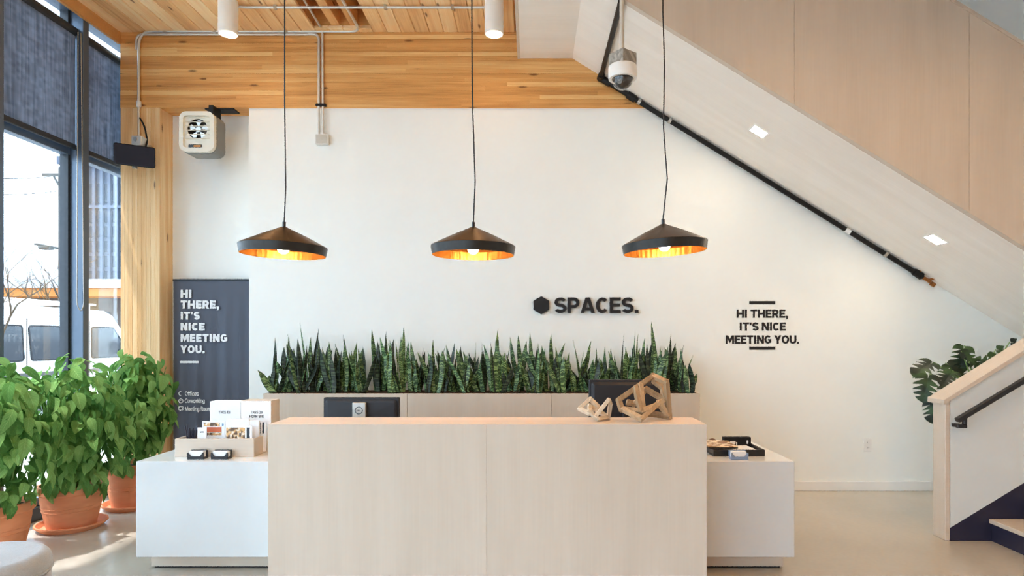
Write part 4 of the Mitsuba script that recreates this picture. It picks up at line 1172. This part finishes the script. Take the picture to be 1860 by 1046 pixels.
# ------------------------------------------------------------------ round upholstered seat at the frame edge
pf = thing('pouf', 'round pale grey upholstered seat in front of the terracotta pots', 'seat')
pxx, pyy = -2.36, 2.69
th = np.linspace(0, PI / 2, 10)
prof = [(0, .452)] + [(.10, .452)] + [(.215 + .045 * math.sin(a), .405 + .045 * math.cos(a)) for a in th] + [(.262, .38), (.258, .36)]
part(pf, 'cushion', lathe(prof[::-1], 64, (pxx, pyy, 0)), 'linen', True)
part(pf, 'base', lathe([(0, .03), (.235, .03), (.25, .05), (.258, .357), (.0, .357)], 64, (pxx, pyy, 0)), 'linen', 35)
part(pf, 'piping', sweep(np.stack([pxx + .262 * np.cos(np.linspace(0, 2 * PI, 65)), pyy + .262 * np.sin(np.linspace(0, 2 * PI, 65)), np.full(65, .372)], 1), .005, 6), 'linen', True)
for a in (.8, 2.4, 4.0, 5.5):
    part(pf, 'foot', cyl([pxx + .18 * math.cos(a), pyy + .18 * math.sin(a), 0], [pxx + .18 * math.cos(a), pyy + .18 * math.sin(a), .032], .018, 12), 'black_satin', 40)

# ------------------------------------------------------------------ monstera behind the stair parapet
def monstera_leaf(seed, slits=3):
    """split leaf of length 1 along +y, its stalk at the origin"""
    r = random.Random(seed)
    pts = []
    for i in range(60):
        a = -PI + 2 * PI * i / 60
        rr = .48 * (1 - .30 * math.cos(a) ** 8 * (1 if math.cos(a) < 0 else 0)) * (1 + .10 * math.cos(2 * a))
        pts.append((rr * math.sin(a) * .98, .42 + rr * math.cos(a) * 1.05))
    pts.append((0, .99)) if False else None
    g = sg.Polygon(pts).buffer(0)
    g = g.union(sg.Polygon([(-.14, .8), (0, 1.02), (.14, .8)])).buffer(0)
    g = g.difference(sg.Polygon([(-.06, -.15), (0, .16), (.06, -.15)]))
    for s in (-1, 1):
        for i in range(slits):
            y0 = .20 + .19 * i + r.uniform(-.02, .02)
            x0, w = s * .09, .040 + .016 * r.random()
            ex, ey = s * .72, y0 + .26 - .05 * i
            d = np.array([ex - x0, ey - y0]); d /= np.linalg.norm(d); nn = np.array([-d[1], d[0]])
            g = g.difference(sg.Polygon([(x0, y0), tuple(np.array([ex, ey]) + nn * w * 3.0), tuple(np.array([ex, ey]) - nn * w * 3.0)]))
    g = max(g.geoms, key=lambda q: q.area) if hasattr(g, 'geoms') else g
    m = trimesh.creation.extrude_polygon(g.simplify(.004), .006, engine='earcut')
    m = m.subdivide_to_size(.14)
    v_ = m.vertices.copy()
    v_[:, 2] += -.30 * (v_[:, 1] - .2) ** 2 * np.where(v_[:, 1] > .2, 1, .4) + .22 * np.abs(v_[:, 0]) - .42 * v_[:, 0] ** 2
    m.vertices = v_
    return m


plain('monstera_green', proc(lambda p, n, uv: mix(lin(20, 34, 20), lin(52, 80, 40), smoothstep(.3, .8, noise(p.x * 16, p.y * 16, p.z * 16)))), rough=.5, spec=.4, two=True)
mo = thing('monstera', 'split-leaf plant leaning out over the stair parapet against the white wall', 'potted plant')
mb = np.array([3.62, 5.05, .72])
mprot = [mikit.ply(monstera_leaf(i, 3 + i % 2), 'monstera_green', smooth=35) for i in range(4)]
# leaf centre (column, row, depth), size, direction of the tip, facing
for i, (px_, py_, Y, s, d, nrm) in enumerate([
        (1678, 668, 5.05, .26, (-.75, -.25, -.35), (-.2, -.6, .75)), (1682, 704, 4.95, .27, (-.35, -.25, -.9), (-.5, -.8, .25)), (1748, 648, 5.15, .25, (-.35, -.3, -.8), (-.2, -.85, .5)),
        (1722, 684, 4.95, .25, (-.6, -.5, -.35), (.1, -.45, .85)), (1768, 656, 5.05, .26, (.5, -.35, -.6), (.1, -.7, .7)), (1800, 655, 5.05, .22, (.75, -.3, .1), (.0, -.6, .8)),
        (1742, 676, 5.10, .28, (.35, -.4, -.4), (-.2, -.6, .75)), (1812, 664, 4.95, .26, (-.2, -.4, -.75), (.1, -.85, .5)), (1838, 642, 5.10, .26, (.6, -.3, -.2), (-.1, -.5, .85)), (1862, 630, 5.05, .25, (.7, -.3, -.3), (.1, -.6, .75)),
        (1694, 748, 5.0, .22, (-.1, -.25, -1), (-.7, -.6, .2)), (1780, 690, 4.95, .25, (-.5, -.5, -.5), (0, -.7, .7)), (1720, 720, 5.0, .24, (-.4, -.4, -.6), (-.3, -.7, .6))]):
    c = W(px_, py_, Y)
    d = np.array(d, float); d /= np.linalg.norm(d)
    base = c - d * s * .43
    put(mprot[i % 4], mo, 'leaf', to=frame(d, nrm, base, s * .86, s * .80))
    ts = np.linspace(0, 1, 10)[:, None]
    mid = (mb + base) / 2 + np.array([-.02, .02, .14])
    part(mo, 'stalk', sweep((1 - ts) ** 2 * mb + 2 * ts * (1 - ts) * mid + ts ** 2 * base, np.linspace(.009, .004, 10), 7), 'stem_green', True)
part(mo, 'pot', lathe([(0, 0), (.17, 0), (.21, .60), (.215, .62), (.195, .62), (.19, .58), (0, .58)], 48, (mb[0], mb[1], 0)), 'white_plastic', 35)
part(mo, 'soil', lathe([(.19, .60), (0, .61)], 32, (mb[0], mb[1], 0)), 'soil', True)
part(mo, 'trunk', sweep([[mb[0], mb[1], .60], [mb[0] - .01, mb[1], .75]], .02, 10), 'stem_green', True)

# ------------------------------------------------------------------ the street outside the window
plain('asphalt', proc(lambda p, n, uv: mix(lin(128, 128, 128), lin(156, 154, 150), fbm(p.x * .8, p.y * .8, 0.0))), rough=.9, spec=.2)
plain('sidewalk_concrete', lin(190, 188, 182), rough=.9, spec=.2)
plain('van_white', lin(206, 206, 206), rough=.3, spec=.5)
plain('van_glass', lin(34, 40, 48), rough=.08, spec=.6)
plain('tyre', lin(34, 34, 36), rough=.8)
plain('tower_stone', lin(92, 98, 112), rough=.9, spec=.2)
plain('tower_glass', lin(52, 58, 72), rough=.3, spec=.4)
plain('brick_far', lin(106, 90, 78), rough=.9, spec=.2)
plain('awning_orange', lin(196, 120, 50), rough=.7)
plain('awning_white', lin(180, 186, 192), rough=.7)
plain('bark', lin(92, 78, 64), rough=.9, spec=.1)
plain('pole_grey', lin(84, 82, 78), rough=.8)
GZ = -.14
own(struct('street', 'pale asphalt street outside the window'), box(-220, -6.6, -60, 260, GZ - .3, GZ), 'asphalt')
own(struct('sidewalk'), box(-6.6, -4.03, -60, 60, GZ - .3, -.03), 'sidewalk_concrete')

def yz_extrude(poly, x0, x1):
    g = poly if isinstance(poly, sg.Polygon) else sg.Polygon(poly)
    m = trimesh.creation.extrude_polygon(g, x1 - x0, engine='earcut')
    v_ = m.vertices.copy()
    m.vertices = np.stack([x0 + v_[:, 2], v_[:, 0], v_[:, 1]], 1)
    m.fix_normals()
    return m

vn = thing('van', 'white van with a roof rack parked outside the window', 'van')
VX = -10.0
body = sg.Polygon([(10.2, .22), (16.9, .22), (17.0, .55), (16.9, .95), (15.95, 1.10), (15.1, 1.93), (14.8, 2.03), (10.35, 2.05), (10.15, 1.9), (10.1, .5)])
for wy in (11.5, 15.9):
    body = body.difference(sg.Point(wy, .20).buffer(.42, 16))
m = yz_extrude(body.buffer(-.05).buffer(.05, 4), VX - 1.9, VX)
part(vn, 'body', m, 'van_white')
def pane_(name, pts, label=None):
    g = sg.Polygon(pts).buffer(-.05).buffer(.05, 4)
    k = part(vn, name, yz_extrude(g, VX + .002, VX + .014), 'van_glass', label=label)
    rim = g.buffer(.03).difference(g.buffer(.002))
    part(k, 'seal', yz_extrude(rim, VX + .002, VX + .02), 'tyre')
pane_('window', [(12.68, .96), (13.42, .96), (13.42, 1.62), (12.60, 1.62)])
pane_('window', [(13.52, .96), (14.24, .96), (14.24, 1.62), (13.52, 1.62)])
pane_('window', [(14.40, .96), (15.62, .96), (15.62, 1.10), (15.12, 1.62), (14.40, 1.62)])
pane_('window', [(10.5, .96), (12.45, .96), (12.4, 1.62), (10.5, 1.62)])
part(vn, 'windshield', trimesh.convex.convex_hull(np.array([[VX - .15, 15.90, 1.14], [VX - 1.75, 15.90, 1.14], [VX - .25, 15.12, 1.94], [VX - 1.65, 15.12, 1.94], [VX - .15, 15.92, 1.15], [VX - 1.75, 15.92, 1.15], [VX - .25, 15.14, 1.95], [VX - 1.65, 15.14, 1.95]])), 'van_glass')
for a in (12.55, 13.47, 14.33):
    part(vn, 'door_seam', box(VX + .001, VX + .006, a - .008, a + .008, .35, 1.78), 'pole_grey')
part(vn, 'trim_strip', box(VX + .001, VX + .02, 10.2, 16.7, .62, .70, .005), 'pole_grey')
part(vn, 'handle', box(VX + .001, VX + .04, 14.15, 14.32, .82, .87, .01), 'tyre')
part(vn, 'mirror', trimesh.util.concatenate([rbox(VX + .06, VX + .24, 15.28, 15.36, 1.02, 1.30, .03, 1), box(VX, VX + .08, 15.3, 15.34, 1.06, 1.12)]), 'tyre')
for wy in (11.5, 15.9):
    wh = part(vn, 'wheel', cyl([VX - .22, wy, .20], [VX + .01, wy, .20], .34, 28), 'tyre', 40)
    part(wh, 'hub', cyl([VX + .01, wy, .20], [VX + .03, wy, .20], .19, 20), 'steel', 40)
for a in (VX - .12, VX - 1.78):
    part(vn, 'rack_rail', cyl([a, 10.6, 2.16], [a, 14.7, 2.16], .022, 8), 'white_trim', 40)
for b in np.linspace(10.8, 14.5, 6):
    part(vn, 'rack_bar', cyl([VX - .12, b, 2.16], [VX - 1.78, b, 2.16], .018, 8), 'white_trim', 40)
    for a in (VX - .12, VX - 1.78): part(vn, 'rack_post', cyl([a, b, 2.0], [a, b, 2.16], .016, 6), 'white_trim')

# canopy of the low building across the street
lb = thing('low_building', 'low brown building with an orange and white awning band behind the van', 'building')
LY = 26.0
part(lb, 'wall', box(-30, -12.5, LY + 1.2, LY + 9, GZ, 3.3), 'brick_far')
part(lb, 'awning_band', box(-30.5, -12, LY, LY + 9.2, 3.12, 3.46), 'awning_orange', label='orange band')
part(lb, 'roof_edge', box(-30.6, -11.9, LY - .1, LY + 9.3, 3.46, 3.82), 'awning_white', label='white roof edge')
for i in range(7):
    a = -29 + i * 2.35
    w_ = part(lb, 'window', box(a, a + 1.5, LY + 1.12, LY + 1.198, .7, 2.5), 'tower_glass')
    part(w_, 'frame', box(a + .72, a + .78, LY + 1.08, LY + 1.118, .7, 2.5), 'awning_white')

tw = thing('tower_building', 'grey stone tower with rows of tall windows beyond the low building', 'building')
TY = 110.0
tx = lambda px: xat(px, TY)
tz_ = lambda py: zat(py, TY)
part(tw, 'wall', box(tx(113), tx(250), TY, TY + 26, GZ, tz_(292)), 'tower_stone')
part(tw, 'cornice', box(tx(110), tx(252), TY - .9, TY + 26.5, tz_(300), tz_(286)), 'tower_stone')
part(tw, 'cornice', box(tx(112), tx(251), TY - .6, TY + 26, tz_(379), tz_(374)), 'tower_stone')
part(tw, 'crown', box(tx(128), tx(236), TY + 3, TY + 22, tz_(286), tz_(268)), 'tower_stone')
cols = [118 + 13.9 * i for i in range(10)]
for cxp in cols:
    part(tw, 'pilaster', box(tx(cxp - 2.3), tx(cxp + 2.3), TY - .55, TY - .002, tz_(520), tz_(300)), 'tower_stone')
for cxp in cols[:-1]:
    a, b = cxp + 3.2, cxp + 10.7
    rows_ = [(332, 368)] + [(384 + 27 * j, 384 + 27 * j + 20) for j in range(5)]
    for j, (t0, t1) in enumerate(rows_):
        if j == 0:
            g = sg.box(tx(a), tz_(t1), tx(b), tz_(t0 + 5)).union(sg.Point((tx(a) + tx(b)) / 2, tz_(t0 + 5)).buffer((tx(b) - tx(a)) / 2, 8))
            part(tw, 'window', extrude_xz(g, TY - .14, TY - .003), 'tower_glass')
        else:
            part(tw, 'window', box(tx(a), tx(b), TY - .14, TY - .003, tz_(t1), tz_(t0)), 'tower_glass')
part(tw, 'base', box(tx(105), tx(255), TY - 6, TY - .9, GZ, tz_(523)), 'tower_stone')

def bare_tree(label, x, y, h, seed, spread=.5, r0=.06, depth=5):
    r = random.Random(seed)
    k = thing('bare_tree', label, 'tree')
    tw_ = []
    def grow(p, d, ln, rad, lev, root=False):
        n = 5
        pts, q, dd = [p], np.array(p), np.array(d)
        for i in range(n):
            dd = dd + np.array([r.gauss(0, .10), r.gauss(0, .10), r.gauss(0, .05) + .02]); dd /= np.linalg.norm(dd)
            q = q + dd * ln / n; pts.append(q.copy())
        m = sweep(pts, np.linspace(rad, rad * .6, n + 1), 7 if lev < 2 else 4, caps=lev < 2)
        if lev == 0: part(k, 'trunk', m, 'bark', True)
        elif lev == 1: part(k, 'branch', m, 'bark', True)
        else: tw_.append(m)
        if lev >= depth: return
        for j in range(r.choice([2, 3, 3]) + (lev == 0)):
            s = pts[r.randrange(2, n + 1)] if j else pts[-1]
            a = r.uniform(0, 2 * PI)
            nd = dd + np.array([math.cos(a), math.sin(a), .1]) * r.uniform(.35, .8) * (spread + .4)
            grow(s, nd / np.linalg.norm(nd), ln * r.uniform(.6, .82), rad * .55, lev + 1)
    grow(np.array([x, y, GZ]), np.array([0, 0, 1.0]), h * .34, r0, 0)
    part(k, 'twigs', trimesh.util.concatenate(tw_), 'bark', True, kind='stuff')
bare_tree('slender bare tree just outside the window, in front of the van', -6.9, 7.9, 3.6, 4, .55, .03, 5)
bare_tree('bare tree beside the front end of the van, before the grey tower', -16.6, 22.0, 5.0, 9, .5, .09, 6)
bare_tree('bare tree behind the van under the pale sky', -19.6, 22.6, 4.4, 12, .6, .08, 6)
up_ = thing('utility_pole', 'wooden utility pole with a crossarm against the pale sky', 'pole')
UY = 24.6
part(up_, 'post', cyl([xat(113, UY), UY, GZ], [xat(113, UY), UY, zat(305, UY)], .13, 12), 'pole_grey', 40)
part(up_, 'crossarm', box(xat(82, UY), xat(120, UY), UY - .18, UY - .132, zat(322, UY), zat(317, UY)), 'pole_grey')
part(up_, 'brace', bar([xat(103, UY), UY - .15, zat(322, UY)], [xat(112, UY), UY - .15, zat(338, UY)], .06), 'pole_grey')
part(up_, 'lamp_arm', cyl([xat(113, UY), UY, zat(452, UY)], [xat(84, UY), UY - .6, zat(447, UY)], .045, 8), 'pole_grey')
part(up_, 'lamp_head', rbox(xat(96, UY), xat(111, UY), UY - .75, UY - .35, zat(457, UY), zat(451, UY), .05, 0), 'pole_grey')
for i, (py0, py1) in enumerate(((297, 318), (330, 346))):
    a, b = W(-400, py0 - 60, 18.0), W(112, py1, UY)
    ts = np.linspace(0, 1, 12)[:, None]
    pts = a * (1 - ts) + b * ts - np.array([0, 0, .6]) * 4 * ts * (1 - ts)
    k = thing('power_line', ('upper thin overhead wire ending at the utility pole', 'lower thin overhead wire ending at the utility pole')[i], 'wire')
    own(k, sweep(pts, .012, 5), 'pole_grey', True)
